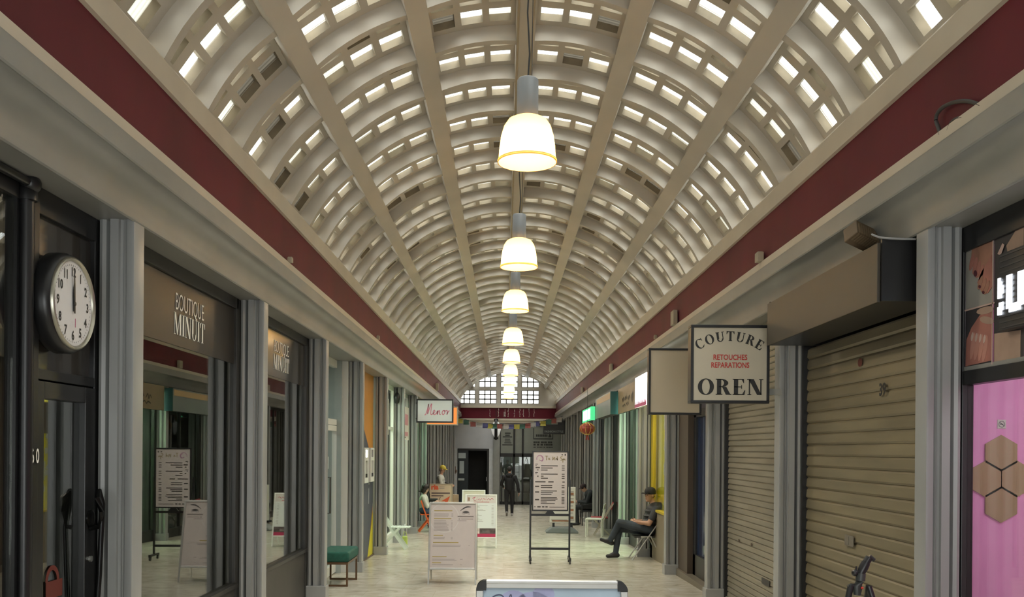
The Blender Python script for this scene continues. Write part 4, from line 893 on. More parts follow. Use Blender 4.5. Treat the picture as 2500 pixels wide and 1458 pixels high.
for i, (q0, q1, zz, hh) in enumerate(((17.25, 17.55, .98, .16), (17.7, 18.1, 1.04, .06), (18.2, 18.5, 1.05, .07), (18.6, 18.9, 1.03, .08), (17.9, 18.3, .93, .05), (18.4, 18.85, .92, .04))):
    mb = MB(); ribbon(mb, curve([(-(q0), zz), (-(q0*.7+q1*.3), zz+hh), (-(q0*.5+q1*.5), zz-hh*.2), (-(q0*.3+q1*.7), zz+hh*.8), (-q1, zz)]), .03, (2.459, 0, HC), (0, -1, 0), (0, 0, 1), (-1, 0, 0)); P('lettering', mb, mat('dark_scrawl', (.03, .03, .025), .6))
root, P = box_sign('light_box_sign', 'brightly lit white box sign with pink lower edge on the right', 2.43, 15.5, 16.85, HC+.80, HC+1.36, emis('white_light_box', (1, 1, .97), 2.2), emis('white_light_box', (1, 1, .97), 2.2), M_WHITE, .08)
mb = MB(); mb.box(2.425, 2.43, 15.5, 16.85, HC+.80, HC+.86)
for i in range(8): mb.prism([(15.52+.165*i, HC+.86), (15.62+.165*i, HC+.86), (15.57+.165*i, HC+.93)], (2.426, 0, 0), (0, 1, 0), (0, 0, 1), (.003, 0, 0))
P('pink_edge', mb, mat('pink_edge', (.60, .12, .26), .5))
# black speaker-like box on the far cornice and the red lantern
c = at(1434, 1047, 22.4)
root = thing('paper_lantern', 'red and gold festive lantern hanging under the glowing green sign', 'lantern', (c.x, c.y, c.z)); P = W(root)
mb = MB()
for j in range(12): 
    r_ = [(.02, .14), (.10, .125), (.17, .07), (.19, 0), (.17, -.07), (.10, -.125), (.02, -.14)]
mb.lathe(r_[::-1], c, 20); P('body', mb, mat('red_lantern_paper', (.26, .028, .014), .5), smooth=20)
mb = MB()
for j in range(10):
    a_ = 2*pi*j/10; mb.tube([c + Vector((r*cos(a_)*1.02, r*sin(a_)*1.02, z)) for r, z in r_], .008, 5)
mb.lathe([(.08, .13), (.07, .15), (.02, .16)], c, 14); mb.lathe([(.02, -.16), (.07, -.15), (.08, -.13)], c, 14); P('gold_ribs', mb, mat('gold_trim', (.65, .42, .12), .35, .5), smooth=40)
mb = MB(); [mb.tube([c + Vector((.015*cos(j), .015*sin(j), -.16)), c + Vector((.045*cos(j), .045*sin(j), -.28))], .006, 5) for j in range(9)]; P('tassel', mb, mat('red_tassel', (.35, .03, .02), .7))
mb = MB(); mb.tube([c + Vector((0, 0, .15)), (c.x, c.y, HC + 1.56)], .004, 5); P('cord', mb, M_WIRE)
# ================================================================== FAR END SHOPS (y = YB)
YF = YB - .02
fz = lambda py: at(1240, py, YF).z
fx = lambda px: at(px, 1130, YF).x
ZB = fl(YB)
root = thing('shop_front', 'pale grey walled front with dark doorway at the far end, left of the grey pier', 'shopfront', (fx(1140), YF, ZB), 0, None, 'structure'); P = W(root)
mb = MB(); mb.box(fx(1088), fx(1204), YF, YF+.1, fz(1096), HC+1.29); P('upper_panel', mb, mat('pale_grey_panel', (.52, .52, .54), .5, noise=.1, scale=1.5))
mb = MB(); mb.box(fx(1094), fx(1117), YF, YF+.1, ZB, fz(1096)); mb.box(fx(1194), fx(1204), YF, YF+.1, ZB, fz(1096)); P('side_panel', mb, mat('pale_side_panel', (.58, .59, .6), .5, noise=.1))
mb = MB(); mb.box(fx(1085), fx(1094), YF-.05, YF+.1, ZB, HC+1.2); P('dark_jamb', mb, M_BLACK)
mb = MB(); mb.box(fx(1110), fx(1116), YF-.01, YF, fz(1155), fz(1148)); mb.box(fx(1097), fx(1113), YF-.01, YF, fz(1148), fz(1140)); mb.box(fx(1097), fx(1113), YF-.01, YF, fz(1158), fz(1150)); P('notice', mb, mat('brown_notice', (.25, .17, .13), .6))
root = thing('door_5', 'dark slate door standing ajar at the far end, with pale notices', 'door', (fx(1130), YF, ZB), 0, None, 'structure'); P = W(root)
mb = MB(); mb.box(fx(1117), fx(1143), YF-.02, YF+.05, ZB, fz(1098)); P('door_leaf', mb, mat('slate_door', (.022, .03, .037), .45), bevel=.01)
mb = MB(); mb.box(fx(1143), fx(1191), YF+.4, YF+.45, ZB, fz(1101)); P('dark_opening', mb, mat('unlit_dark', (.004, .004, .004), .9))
mb = MB(); mb.box(fx(1117), fx(1194), YF-.04, YF+.06, fz(1101), fz(1096)); mb.box(fx(1189), fx(1194), YF-.04, YF+.06, ZB, fz(1101)); P('frame', mb, M_BLACK)
for nm, q in (('notice', (1119, 1137, 1120, 1107)), ('notice', (1122, 1133, 1157, 1127)), ('letter_plate', (1119, 1134, 1174, 1169))):
    mb = MB(); mb.box(fx(q[0]), fx(q[1]), YF-.035, YF-.02, fz(q[2]), fz(q[3])); P(nm, mb, mat('pale_notice', (.45, .5, .5), .6))
mb = MB(); mb.tube([(fx(1188), YF-.08, fz(1165)), (fx(1188), YF-.08, fz(1175))], .02, 8); P('handle', mb, M_ALU, smooth=60)
root = thing('pier', 'grey wall pier at the far end between the dark doorway and the glazed black front', 'pillar', (fx(1213), YF, ZB), 0, None, 'structure'); P = W(root)
mb = MB(); mb.box(fx(1204), fx(1220), YF-.08, YF+.1, ZB, HC+1.29); mb.box(fx(1206), fx(1211), YF-.10, YF-.08, ZB, HC+1.29); P('shaft', mb, M_GREY)
# glazed black front
root = thing('window_30', 'black framed glazed shop front with dark lettering across the far end', 'window', (fx(1300), YF, ZB), 0, None, 'structure'); P = W(root)
verts = [1220, 1255, 1276, 1375]; mb = MB(); fw_ = .045
for px in verts: mb.box(fx(px)-fw_, fx(px)+fw_, YF-.05, YF+.05, ZB, HC+1.24)
mb.box(fx(1220), fx(1375), YF-.05, YF+.05, fz(1116), fz(1107)); mb.box(fx(1220), fx(1375), YF-.05, YF+.05, HC+1.18, HC+1.29); mb.box(fx(1220), fx(1375), YF-.05, YF+.05, ZB, ZB+.16)
mb.box(fx(1224), fx(1227), YF-.06, YF+.05, ZB, fz(1116)); mb.box(fx(1251), fx(1254), YF-.06, YF+.05, ZB, fz(1116))
P('frame', mb, M_BLACK, bevel=.006)
mb = MB(); mb.box(fx(1220), fx(1375), YF, YF+.01, fz(1107), HC+1.18); up = P('upper_pane', mb, mat('frosted_grey_pane', (.20, .21, .18), .3, noise=.05))
mb = MB(); mb.box(fx(1220), fx(1375), YF, YF+.01, ZB+.16, fz(1116)); P('lower_pane', mb, glass('far_glass', (.75, .78, .72), 1.6))
mb = MB()
for (a_, b_, py, h) in ((1232, 1246, 1058, 3), (1233, 1244, 1063, 3), (1227, 1250, 1067, 2.5), (1232, 1245, 1072.5, 2), (1232, 1246, 1077, 2), (1231, 1248, 1081.5, 2), (1226, 1251, 1086.5, 2.5)):
    mb.box(fx(a_), fx(b_), YF-.005, YF, fz(py+h/2), fz(py-h/2))
rr = random.Random(2)
for row, (py, h) in enumerate(((1079.5, 4.2), (1085.5, 4.2), (1091.5, 2.6))):
    x = 1302
    while x < 1348: w = rr.uniform(2, 6); mb.box(fx(x), fx(min(1349, x+w)), YF-.005, YF, fz(py+h/2), fz(py-h/2)); x += w + rr.choice((.8, .8, 3))
x0, x1 = fx(1301.5), fx(1350); za, zb_ = fz(1072.5), fz(1045)
mb.box(x0, x1, YF-.005, YF, za, za+.05); mb.box(x0, x0+.04, YF-.005, YF, za, zb_); mb.box(x1-.04, x1, YF-.005, YF, za, zb_)
x = 1308
while x < 1336: w = rr.uniform(2.4, 4); mb.box(fx(x), fx(x+w), YF-.005, YF, fz(1066), fz(1060.5)); x += w + .8
mb.prism([(-.07, -.08), (.07, -.08), (.07, .0), (.03, .03), (.03, .11), (-.03, .11), (-.03, .03), (-.07, 0)], (fx(1342), YF-.005, fz(1063)), (1, 0, 0), (0, 0, 1), (0, .004, 0))
mb.build('lettering', mat('dark_scrawl', (.03, .03, .025), .6), up, off=tuple(root.location))
rm = MB(); rm.box(hx(-1, 2.6), hx(1, 2.6), YB+3.2, YB+3.25, ZB-.3, HC+1.3); tag(rm.build('wall_far_shop', mat('far_shop_wall', (.22, .23, .22), .7)), 'back wall of the glazed shop at the far end', 'wall', kind='structure')
l = bpy.data.lights.new('shop_ceiling_light', 'AREA'); l.size = 2.0; l.energy = 22; l.color = (.9, 1, .95); o = bpy.data.objects.new('shop_ceiling_light', l); COL.objects.link(o); o.location = (1.3, YB+1.8, HC+1.2)
# stock standing inside the far shop
rr = random.Random(9)
root = thing('display_table', 'dark laden display table inside the glazed far shop', 'table', (fx(1283), YB+1.5, ZB)); P = W(root)
mb = MB(); mb.box(fx(1258), fx(1296), YB+1.2, YB+1.7, ZB+.5, ZB+.58); P('tabletop', mb, M_BLACK)
for sx in (1262, 1292): mb = MB(); mb.box(fx(sx)-.04, fx(sx)+.04, YB+1.3, YB+1.6, ZB, ZB+.5); P('leg', mb, M_BLACK)
mb = MB(); c = Vector((fx(1289), YB+1.4, ZB+.581)); mb.lathe([(0, 0), (.2, .0), (.24, .3), (.28, .7), (.22, 1.0), (.12, 1.12), (.11, 1.3), (.07, 1.42), (0, 1.45)], c, 14); tag(mb.build('dress_form', mat('dark_dummy', (.03, .032, .03), .6), smooth=50), 'dark dress form standing on the display table in the far shop', 'mannequin')
mb = MB(); c = Vector((fx(1266), YB+1.4, ZB+.581)); mb.lathe([(0, 0), (.13, .0), (.14, .25), (.08, .4), (.05, .6), (0, .62)], c, 12); tag(mb.build('jar', mat('dark_jar', (.03, .035, .03), .4), smooth=50), 'small dark jar beside the dress form in the far shop', 'jar')
# hanging signs and lamp before the far wall
root, P, x0, x1, z0, z1 = hang_sign('hanging_sign', 'black fashion sign hanging before the far glazed front', 1326, 1027, 1379, 1060, 38.2, .15, M_BLACK, M_BLACK, 1, fw=.03)
mb = MB(); mb.text('FASHION STYLE', .125, ((x0+x1)/2, 38.2-.001, z0+.065), (1, 0, 0), (0, 0, 1), (0, -1, 0), .003, bold=.002, wide=.9); P('lettering', mb, mat('grey_letters', (.2, .23, .23), .5))
mb = MB(); mb.box(x0+.15, x1-.3, 38.199, 38.203, z1-.17, z1-.04); P('pale_picture', mb, mat('pale_print2', (.22, .23, .2), .5))
mb = MB(); mb.tube([(x1-.1, 38.27, z1), (x1-.1, 38.27, HC+1.366)], .012, 6) if z1 < HC+1.36 else mb.bar((x1-.02, 38.27, z0+.1), (hx(1, HP)+.02, 38.27, z0+.1), .03); P('bracket', mb, M_BLACK)
c = at(1211, 1049, 41)
root = thing('oval_lantern', 'black and white oval hanging lamp before the grey pier at the far end', 'lamp', (c.x, c.y, c.z)); mb = MB()
mb.lathe([(0, -.40), (.06, -.36), (.17, -.2), (.22, 0), (.19, .2), (.1, .34), (0, .38)], n=24); mb.build('shell', mat('white_shell', (.75, .78, .75), .35, emit=(1, 1, .95), estr=.25), root, smooth=60)
mb = MB(); mb.tube([(.0+.075*cos(pi*j/12 - pi/2)*0 , -.23*cos(pi*j/12-pi/2)-.0, -.42*sin(pi*j/12-pi/2)*-1) for j in range(13)], .07, 8); mb.build('black_band', M_BLACK, root, smooth=60)
mb = MB(); mb.lathe([(.1, -.44), (.1, -.36), (.05, -.33)], n=14); mb.lathe([(.05, .36), (.1, .40), (.1, .48), (.0, .5)], n=14); mb.build('cap', M_BLACK, root, smooth=40)
mb = MB(); mb.tube([(0, 0, .48), (0, 0, HC+1.9-c.z)], .012, 6); mb.build('cord', M_WIRE, root)
# strings of little lights down the far band
for i, (px, n) in enumerate(((1196, 5), (1217, 7), (1233, 5), (1241, 6), (1256, 5), (1269, 6), (1278, 7), (1292, 5), (1304, 6))):
    a_ = at(px, 996 if i % 2 else 999, YB - .13); b_ = at(px, 1018, YB - .13)
    root = thing('light_string', f'thin vertical string of little white lights on the far maroon band, {ORD[i]} from the left', 'string lights', (a_.x, a_.y, b_.z)); P = W(root)
    mb = MB(); mb.tube([(a_.x, a_.y, a_.z), (a_.x, a_.y, b_.z)], .006, 5); P('wire', mb, mat('pale_wire', (.4, .33, .33), .5))
    mb = MB(); rr = random.Random(i); 
    for j in range(n): mb.ell((a_.x + rr.uniform(-.02, .02), a_.y-.01, b_.z + (a_.z-b_.z)*(j+.5*rr.random())/n), .016, 6, 4)
    P('bulbs', mb, mat('tiny_bulbs', (.8, .75, .65), .4))
c = at(1232, 1012, YB - .06); root = thing('junction_box', 'tiny pale box on the far maroon band', 'junction box', (c.x, c.y, c.z)); mb = MB(); mb.box(-.05, .05, -.03, .015, -.12, .12); mb.build('body', mat('pale_box', (.3, .22, .2), .5), root, bevel=.01)
# prayer flags
root = thing('prayer_flag_string', 'string of small coloured prayer flags sagging across the far end', 'bunting', at(1245, 1040, 37.5)); P = W(root)
pts = [(1104, 1022), (1123, 1026), (1138, 1029), (1155, 1034), (1170, 1036), (1185, 1037.5), (1197, 1038.5), (1207, 1039), (1220, 1039), (1236, 1039.5), (1248, 1040), (1262, 1040), (1275, 1039.5), (1289, 1037.5), (1302, 1035), (1311, 1033), (1326, 1032), (1340, 1028), (1352, 1026), (1365, 1023), (1374, 1020)]
W3 = [at(px, py-4, 37.5) for px, py in pts]
mb = MB(); mb.tube(W3, .008, 5); P('cord', mb, M_WIRE)
FC = [(.45, .40, .08), (.06, .14, .11), (.30, .09, .08), (.42, .40, .38), (.10, .10, .24)]
for i, p in enumerate(W3[1:-1]):
    m = mat(f'flag_cloth_{i % 5}', FC[i % 5], .8, noise=.15, scale=9); mb = MB(); w, h = .115, .2
    q = [(-w, 0), (w, 0), (w*.95, -h*.6), (w, -h), (-w, -h), (-w*.95, -h*.6)]
    n3 = [(p.x + a_, p.y + (.02 if abs(b_) > .1 else 0) + .01*((k_ + i) % 3), p.z + b_ - .005) for k_, (a_, b_) in enumerate(q)]
    mb.add(n3 + [(a_, b_+.004, c_2) for a_, b_, c_2 in n3], [(0, 1, 2, 5), (5, 2, 3, 4), (11, 8, 7, 6), (10, 9, 8, 11)]); P('flag', mb, m)
# small fittings along the ledges
for i, (px, py, d, sz, sd, lab) in enumerate(((705, 640, 7.8, (.05, .05, .05), -1, 'small white clip on the left ledge above the boutique window'), (921, 833, 13.9, (.05, .06, .06), -1, 'small white clip on the left ledge above the orange panel'),
        (1066, 948, 26, (.08, .12, .22), -1, 'small tan lamp bracket on the left maroon band near the far end'), (1850, 648, 8.3, (.06, .10, .09), 1, 'small white box on the right ledge above the shutter housing'),
        (1643, 789, 12.4, (.06, .22, .2), 1, 'tan box on the right maroon band above the blank sign'), (1490, 906, 19.6, (.06, .2, .17), 1, 'tan box on the right maroon band above the teal ended sign'),
        (1420, 962, 27.5, (.06, .25, .17), 1, 'tan box on the right maroon band above the glowing green sign'), (1598, 838, 14.1, (.05, .06, .06), 1, 'small white clip on the right ledge left of the blank sign'))):
    x = hx(sd, 2.262 - sz[0]/2 - .003); u = x*F/(px-VX); z = HC + 1.787
    root = thing('junction_box', lab, 'junction box', (x, u, z), 0); mb = MB(); mb.box(-sz[0]/2, sz[0]/2, -sz[1]/2, sz[1]/2, 0, sz[2]); mb.build('body', mat('cream_box', (.40, .34, .25), .5), root, bevel=.006)
    mb = MB(); mb.box(-sz[0]*.35, sz[0]*.35, -sz[1]*.35, sz[1]*.35, sz[2], sz[2]+.006); mb.build('lid', mat('cream_box', (.40, .34, .25), .5), root)
# loose cable loop on the right band
xk = hx(1, 2.262)
def kp(px, py): u = xk*F/(px-VX); return at(px, py, u)
mb = MB(); mb.tube(curve([tuple(kp(*q)) for q in ((2297, 330), (2291, 312), (2285, 293), (2289, 277), (2302, 262), (2325, 251), (2350, 247), (2372, 249), (2396, 258))]), .011, 8); mb.tube(curve([tuple(kp(*q)) for q in ((2316, 318), (2322, 302), (2334, 291), (2352, 287))]), .011, 8)
tag(mb.build('cable_loop', mat('grey_rubber_cable', (.045, .04, .038), .6), smooth=60), 'dark cable loop bulging over the ledge at the upper right', 'cable')
# ================================================================== LOOSE THINGS ON THE FLOOR
def floor_at(px, py):
    """point of the sloping floor seen at this pixel"""
    u, v = px - VX, VY - py; Z = u*RS + v
    d = (HC*F)/(-Z - K*F); X = (u - v*RS)*d/F
    return Vector((X, d, fl(d)))
M_BOARDW = mat('white_snap_frame', (.74, .74, .72), .35)
def lines(mb, rows, X, Z, o):      # printed rows: (x0, x1, y, h) in unit board coordinates
    for x0, x1, y, h in rows:
        a, b = o(x0, y - h/2), o(x1, y + h/2); c, d = o(x1, y - h/2), o(x0, y + h/2)
        mb.quad(a, c, b, d)
def a_board(label, loc, w, h, frame, poster, prints, z0=.20, lean=.27, fw=.026, rz=0.0, round_corners=False, group='standing A boards in the gallery', name='a_board'):
    """folding A board; local front faces -y"""
    root = thing(name, label, 'A board', loc, rz, group)
    top = Vector((0, 0, h)); L = sqrt(h*h + lean*lean)
    for sgn in (-1, 1):
        up = Vector((0, -sgn*lean, h)).normalized() if 0 else Vector((0, -sgn*-1*0, 1))
        up = (Vector((0, 0, h)) - Vector((0, sgn*lean, 0))).normalized(); out = Vector((0, sgn*h, lean)).normalized()
        s0 = z0/h*L; base = Vector((0, sgn*lean, 0))
        P0 = lambda x, s, t=0.0: base + Vector((x, 0, 0)) + up*s + out*t
        mk = lambda x0, x1, s0_, s1_, t0, t1: MB().obox(P0(x0, s0_, t0), Vector((x1-x0, 0, 0)), out*(t1-t0), up*(s1_-s0_))
        Lm = L - .012
        fr = MB()
        if round_corners:
            r = .045
            for q in ((-w/2, -w/2+fw, s0+r, Lm-r), (w/2-fw, w/2, s0+r, Lm-r), (-w/2+r, w/2-r, s0, s0+fw), (-w/2+r, w/2-r, Lm-fw, Lm)): fr.obox(P0(q[0], q[2], -.004), Vector((q[1]-q[0], 0, 0)), out*.02, up*(q[3]-q[2]))
            fr.obox(P0(-w/2+r, Lm-fw*.45, .012), Vector((w-2*r, 0, 0)), out*.008, up*(fw*.45))
        else:
            for q in ((-w/2, -w/2+fw, s0, Lm), (w/2-fw, w/2, s0, Lm), (-w/2+fw, w/2-fw, s0, s0+fw), (-w/2+fw, w/2-fw, Lm-fw, Lm)): fr.obox(P0(q[0], q[2], -.004), Vector((q[1]-q[0], 0, 0)), out*.02, up*(q[3]-q[2]))
        fr.build('frame', frame, root, bevel=.003)
        if round_corners:
            for sx in (-1, 1):
                for (sc_, dz) in ((Lm-.045, 1), (s0+.045, -1)):
                    cm = MB(); pts = [(0, 0)] + [(sx*.046*cos(a*pi/16), dz*.046*sin(a*pi/16)) for a in range(0, 9)]
                    cm.prism(pts, P0(sx*(w/2-.046), sc_, -.005), Vector((1, 0, 0)), up, out*.024); cm.build('corner_cap', M_BLACK, root)
        if sgn < 0 or True:
            ps = MB(); ps.obox(P0(-w/2+fw*.7, s0+fw*.7, -.002), Vector((w-fw*1.4, 0, 0)), out*.008, up*(Lm-s0-fw*1.4))
            sh = ps.build('poster' if sgn < 0 else 'back_panel', poster, root)
        if sgn < 0:
            pw, ph = w-2*fw, Lm-s0-2*fw
            o = lambda x, y, t=.0072: P0(-pw/2 + x*pw, s0+fw + y*ph, t)
            for nm, m, fn in prints:
                mb = MB(); fn(mb, o, pw, ph, up, out); mb.build(nm, m, sh)
        for sx in (-1, 1):
            lg = MB(); lg.obox(P0(sx*(w/2-.012)-.011, 0, -.006), Vector((.022, 0, 0)), out*.020, up*(s0+.01)); lg.build('leg', frame, root)
    return root
def rowfn(rows): return lambda mb, o, pw, ph, up, out: lines(mb, rows, pw, ph, o)
M_TXT = mat('grey_print', (.20, .17, .16), .6); M_TXTL = mat('light_grey_print', (.33, .29, .28), .6); M_GOLD = mat('ochre_print', (.36, .28, .10), .6); M_REDP = mat('crimson_script', (.60, .05, .12), .6)
rr = random.Random(4)
def para(x0, x1, y0, n, dy, h, jit=.25):
    return [(x0, x0 + (x1-x0)*(1 - jit*rr.random()), y0 - dy*i, h) for i in range(n)]
# --- the eyebrow board in front
p = floor_at(1103, 1428)
def brow(mb, o, pw, ph, up, out):
    N = 14
    for i in range(N):
        t0, t1 = i/N, (i+1)/N
        f = lambda t: (.66 + .24*t, .915 + .045*sin(pi*min(1, t*1.15)*.62) - .02*(1-t)); wd = lambda t: .004 + .02*sin(pi*t*.9 + .2)
        (a, b), (c, d) = f(t0), f(t1); mb.quad(o(a, b-wd(t0)*.3), o(c, d-wd(t1)*.3), o(c, d+wd(t1)*.7), o(a, b+wd(t0)*.7))
    for i in range(N):
        t0, t1 = i/N, (i+1)/N; f = lambda t: (.70 + .17*t, .872 + .022*sin(pi*t)); g = lambda t: (.70 + .17*t, .872 - .014*sin(pi*t))
        a, b, c, d = f(t0), f(t1), g(t1), g(t0); mb.quad(o(*d), o(*c), o(*b), o(*a))
    for i in range(9):
        x = .70 + .02*i; mb.quad(o(x, .858), o(x+.006, .858), o(x+.004, .842 - .006*sin(i)), o(x-.004, .842 - .006*sin(i)))
def bigring(cx, cy, r, w):
    def f(mb, o, pw, ph, up, out):
        for q in _ring(cx, cy, (r, r*pw/ph), (r-w, (r-w)*pw/ph), 0, 2*pi, 36): mb.quad(*[o(a, b, .0066) for a, b in q])
    return f
rows1 = para(.07, .42, .845, 3, .018, .009) + para(.46, .5, .845, 3, .018, .009, 0) + para(.07, .42, .735, 8, .022, .010) + para(.46, .49, .735, 8, .022, .009, 0) + para(.07, .38, .475, 2, .022, .010) + para(.46, .5, .475, 2, .022, .009, 0) + para(.05, .80, .355, 2, .02, .010) + [(.85, .89, .35, .008)] + para(.05, .62, .135, 2, .02, .009) + para(.05, .58, .05, 1, .02, .009) + [(.67, .73, .135, .009), (.67, .72, .05, .008)]
rows_g = [(.07, .48, .895, .014), (.07, .46, .772, .014), (.07, .28, .505, .014), (.06, .63, .395, .014), (.05, .37, .175, .014), (.05, .25, .08, .014)]
a_board('eyebrow price board, nearest complete A board left of centre', (p.x, p.y + .27, fl(p.y)), .685, 1.15, M_ALU, mat('mauve_grey_poster', (.50, .44, .42), .5, noise=.05), [
    ('picture', mat('pale_ring_print', (.53, .49, .47), .5), bigring(.30, .78, .34, .025)), ('picture', mat('brow_print', (.05, .045, .045), .6), brow),
    ('text_rows', M_TXT, rowfn([(.60, .96, .805, .02), (.62, .66, .765, .014), (.68, .95, .765, .010), (.60, .8, .735, .008)])), ('text_rows', M_TXTL, rowfn(rows1)), ('headings', M_GOLD, rowfn(rows_g))], lean=.26)
# --- white board with red script behind it
p = floor_at(1173, 1339)
def script_small(mb, o, pw, ph, up, out):
    pts = curve([(.20, .93), (.30, .965), (.24, .90), (.33, .885), (.36, .96), (.38, .89), (.44, .92), (.46, .885), (.52, .925), (.54, .86), (.58, .93), (.64, .90), (.66, .935), (.68, .97), (.70, .90), (.76, .93), (.80, .895), (.86, .93), (.92, .91)])
    for (a, b), (c, d) in zip(pts, pts[1:]): mb.quad(o(a, b-.008), o(c, d-.008), o(c, d+.008), o(a, b+.008))
a_board('white price board with red script heading behind the eyebrow board', (p.x, p.y + .26, fl(p.y)), .665, 1.11, M_BOARDW, mat('white_poster', (.66, .68, .68), .5), [
    ('picture', mat('pink_header', (.60, .55, .53), .5), rowfn([(0, 1, .91, .18)])), ('lettering', M_REDP, script_small), ('picture', mat('orange_mark', (.6, .33, .2), .6), rowfn([(.04, .12, .91, .09)])),
    ('text_rows', M_REDP, rowfn([(.25, .78, .845, .015)])), ('text_rows', M_TXTL, rowfn(para(.1, .75, .76, 5, .03, .008, .5) + para(.1, .7, .55, 6, .035, .008, .5) + para(.86, .93, .76, 14, .036, .008, 0))),
    ('picture', mat('photo_strip', (.10, .07, .07), .5, noise=.6, scale=14), rowfn([(0, .38, .145, .13), (.46, 1, .145, .13)])), ('picture', mat('pale_photo', (.6, .5, .48), .5, noise=.3, scale=20), rowfn([(.38, .46, .145, .13), (.55, .8, .13, .05)])), ('picture', mat('crimson_foot', (.42, .02, .08), .5), rowfn([(0, 1, .04, .08)]))], lean=.25)
# --- pale board behind that
p = floor_at(1155, 1313)
a_board('pale cream board half hidden behind the red script board', (p.x, p.y + .25, fl(p.y)), .56, 1.14, M_BOARDW, mat('cream_poster', (.58, .54, .44), .5), [('text_rows', M_GOLD, rowfn([(.25, .85, .90, .03), (.3, .8, .85, .02)]))], lean=.25)
# --- money transfer board, cardboard colour
p = Vector((at(1077, 1183, 26.4).x, 26.4, fl(26.4)))
def plane_pic(mb, o, pw, ph, up, out):
    mb.add([o(.52, .50), o(.93, .66), o(.80, .44), o(.70, .50)], [(0, 3, 1), (3, 2, 1)]); mb.add([o(.70, .50, .008), o(.64, .40, .008), o(.77, .47, .008)], [(0, 1, 2)])
a_board('tan money transfer board with red paper plane, before the person in the cap', (p.x, p.y, p.z), .68, 1.22, mat('tan_edge', (.40, .30, .22), .5), mat('tan_poster', (.56, .41, .29), .55), [
    ('lettering', mat('orange_red_print', (.62, .09, .03), .5), lambda mb, o, pw, ph, up, out: mb.text('ria', .20, o(.04, .86, .008), (1, 0, 0), up, out, .0, bold=.012, align='LEFT')),
    ('picture', mat('orange_red_print', (.62, .09, .03), .5), plane_pic), ('text_rows', M_TXT, rowfn([(.42, .66, .93, .015), (.42, .66, .89, .015)])), ('text_rows', M_BRN, rowfn([(.06, .92, .745, .045), (.06, .62, .665, .04)]))], lean=.25)
c = at(1105, 1213, 26.9); w = .20
root = thing('cardboard_box', 'tall plain cardboard box standing just right of the tan money transfer board', 'box', (c.x, 27.0, fl(27.0))); mb = MB(); mb.box(-.17, .17, -.14, .14, 0, .88); b_ = mb.build('body', mat('cardboard', (.42, .31, .20), .8, noise=.12), root, bevel=.006)
mb = MB(); mb.box(-.025, .025, -.1405, .1405, .3, .882); mb.build('tape', mat('brown_tape', (.36, .25, .15), .4), root)
# --- foreground board, only its top in view
def cloud(mb, o, pw, ph, up, out):
    for (x, y, r) in ((.22, .93, .10), (.36, .90, .14), (.44, .97, .08), (.30, .80, .12)):
        mb.add([o(x + r*cos(2*pi*j/16), y + r*.6*sin(2*pi*j/16), .0070) for j in range(16)], [tuple(range(16))])
def script_big(mb, o, pw, ph, up, out):
    for pts in ([(.05, .80), (.035, .88), (.06, .945), (.11, .965), (.145, .955), (.15, .93), (.12, .90), (.09, .86), (.08, .80)], [(.17, .80), (.19, .90), (.205, .955), (.197, .965), (.185, .93), (.18, .84), (.2, .88), (.22, .86), (.24, .80)]):
        q = curve(pts)
        for (a, b), (c, d) in zip(q, q[1:]):
            n = Vector((-(d-b), c-a)).normalized()*.004; mb.quad(o(a-n.x, b-n.y), o(c-n.x, d-n.y), o(c+n.x, d+n.y), o(a+n.x, b+n.y))
top = at(1347, 1416, 4.15)
def blue_poster():
    m = mat('pale_blue_poster', (.40, .50, .60), .35, noise=.12, scale=5); return m
a_board('near A board with pale blue poster and rounded aluminium frame at bottom centre', (top.x, 4.15, fl(4.15)), .695, top.z - fl(4.15) + .005, M_ALU, blue_poster(), [('picture', mat('lilac_cloud', (.36, .37, .58), .4, noise=.12, scale=12), cloud), ('lettering', mat('dark_blue_ink', (.05, .06, .12), .4), script_big)], lean=.27, fw=.034, round_corners=True)

# --- black wheeled easel with the nail spa price list
f1, f2 = floor_at(1294, 1375), floor_at(1389, 1375)
d = f1.y; root = thing('sign_stand', 'tall black wheeled stand holding the nail spa price list right of centre', 'sign stand', ((f1.x+f2.x)/2, d, fl(d)), 0); P = W(root)
sc = d/F; zf = fl(d); x0, x1 = f1.x, f2.x
Zp = lambda py: at(1342, py, d).z
for x in (x0, x1):
    mb = MB(); mb.box(x-.016, x+.016, d-.016, d+.016, zf+.07, Zp(1172)); P('upright', mb, M_BLACK, bevel=.003)
    mb = MB(); mb.box(x-.02, x+.02, d-.20, d+.20, zf+.075, zf+.11); P('foot_rail', mb, M_BLACK, bevel=.003)
    for yy in (-.17, .17):
        mb = MB(); mb.lathe([(.0, -.012), (.032, -.012), (.036, 0), (.032, .012), (0, .012)], (x, d+yy, zf+.036), 14, axis='x'); cs = P('caster', mb, M_BLACK, smooth=40)
        mb = MB(); mb.box(x-.02, x+.02, d+yy-.02, d+yy+.02, zf+.055, zf+.078); mb.build('caster_fork', M_BLACK, cs, off=tuple(root.location))
for py in (1257.5, 1340): mb = MB(); mb.box(x0, x1, d-.014, d+.014, Zp(py)-.02, Zp(py)+.02); P('cross_bar', mb, M_BLACK, bevel=.003)
mb = MB(); xm = (x0+x1)/2; mb.prism([(-.09, 0), (.09, 0), (.03, .08), (-.03, .08)], (xm, d-.03, Zp(1255.5)), (1, 0, 0), (0, 0, 1), (0, .03, 0)); P('bracket', mb, M_BLACK)
bx0, bx1 = at(1299, 1170, d).x, at(1387, 1170, d).x; bz0, bz1 = Zp(1247.5), Zp(1101); yb = d - .05
mb = MB(); fwq = .022
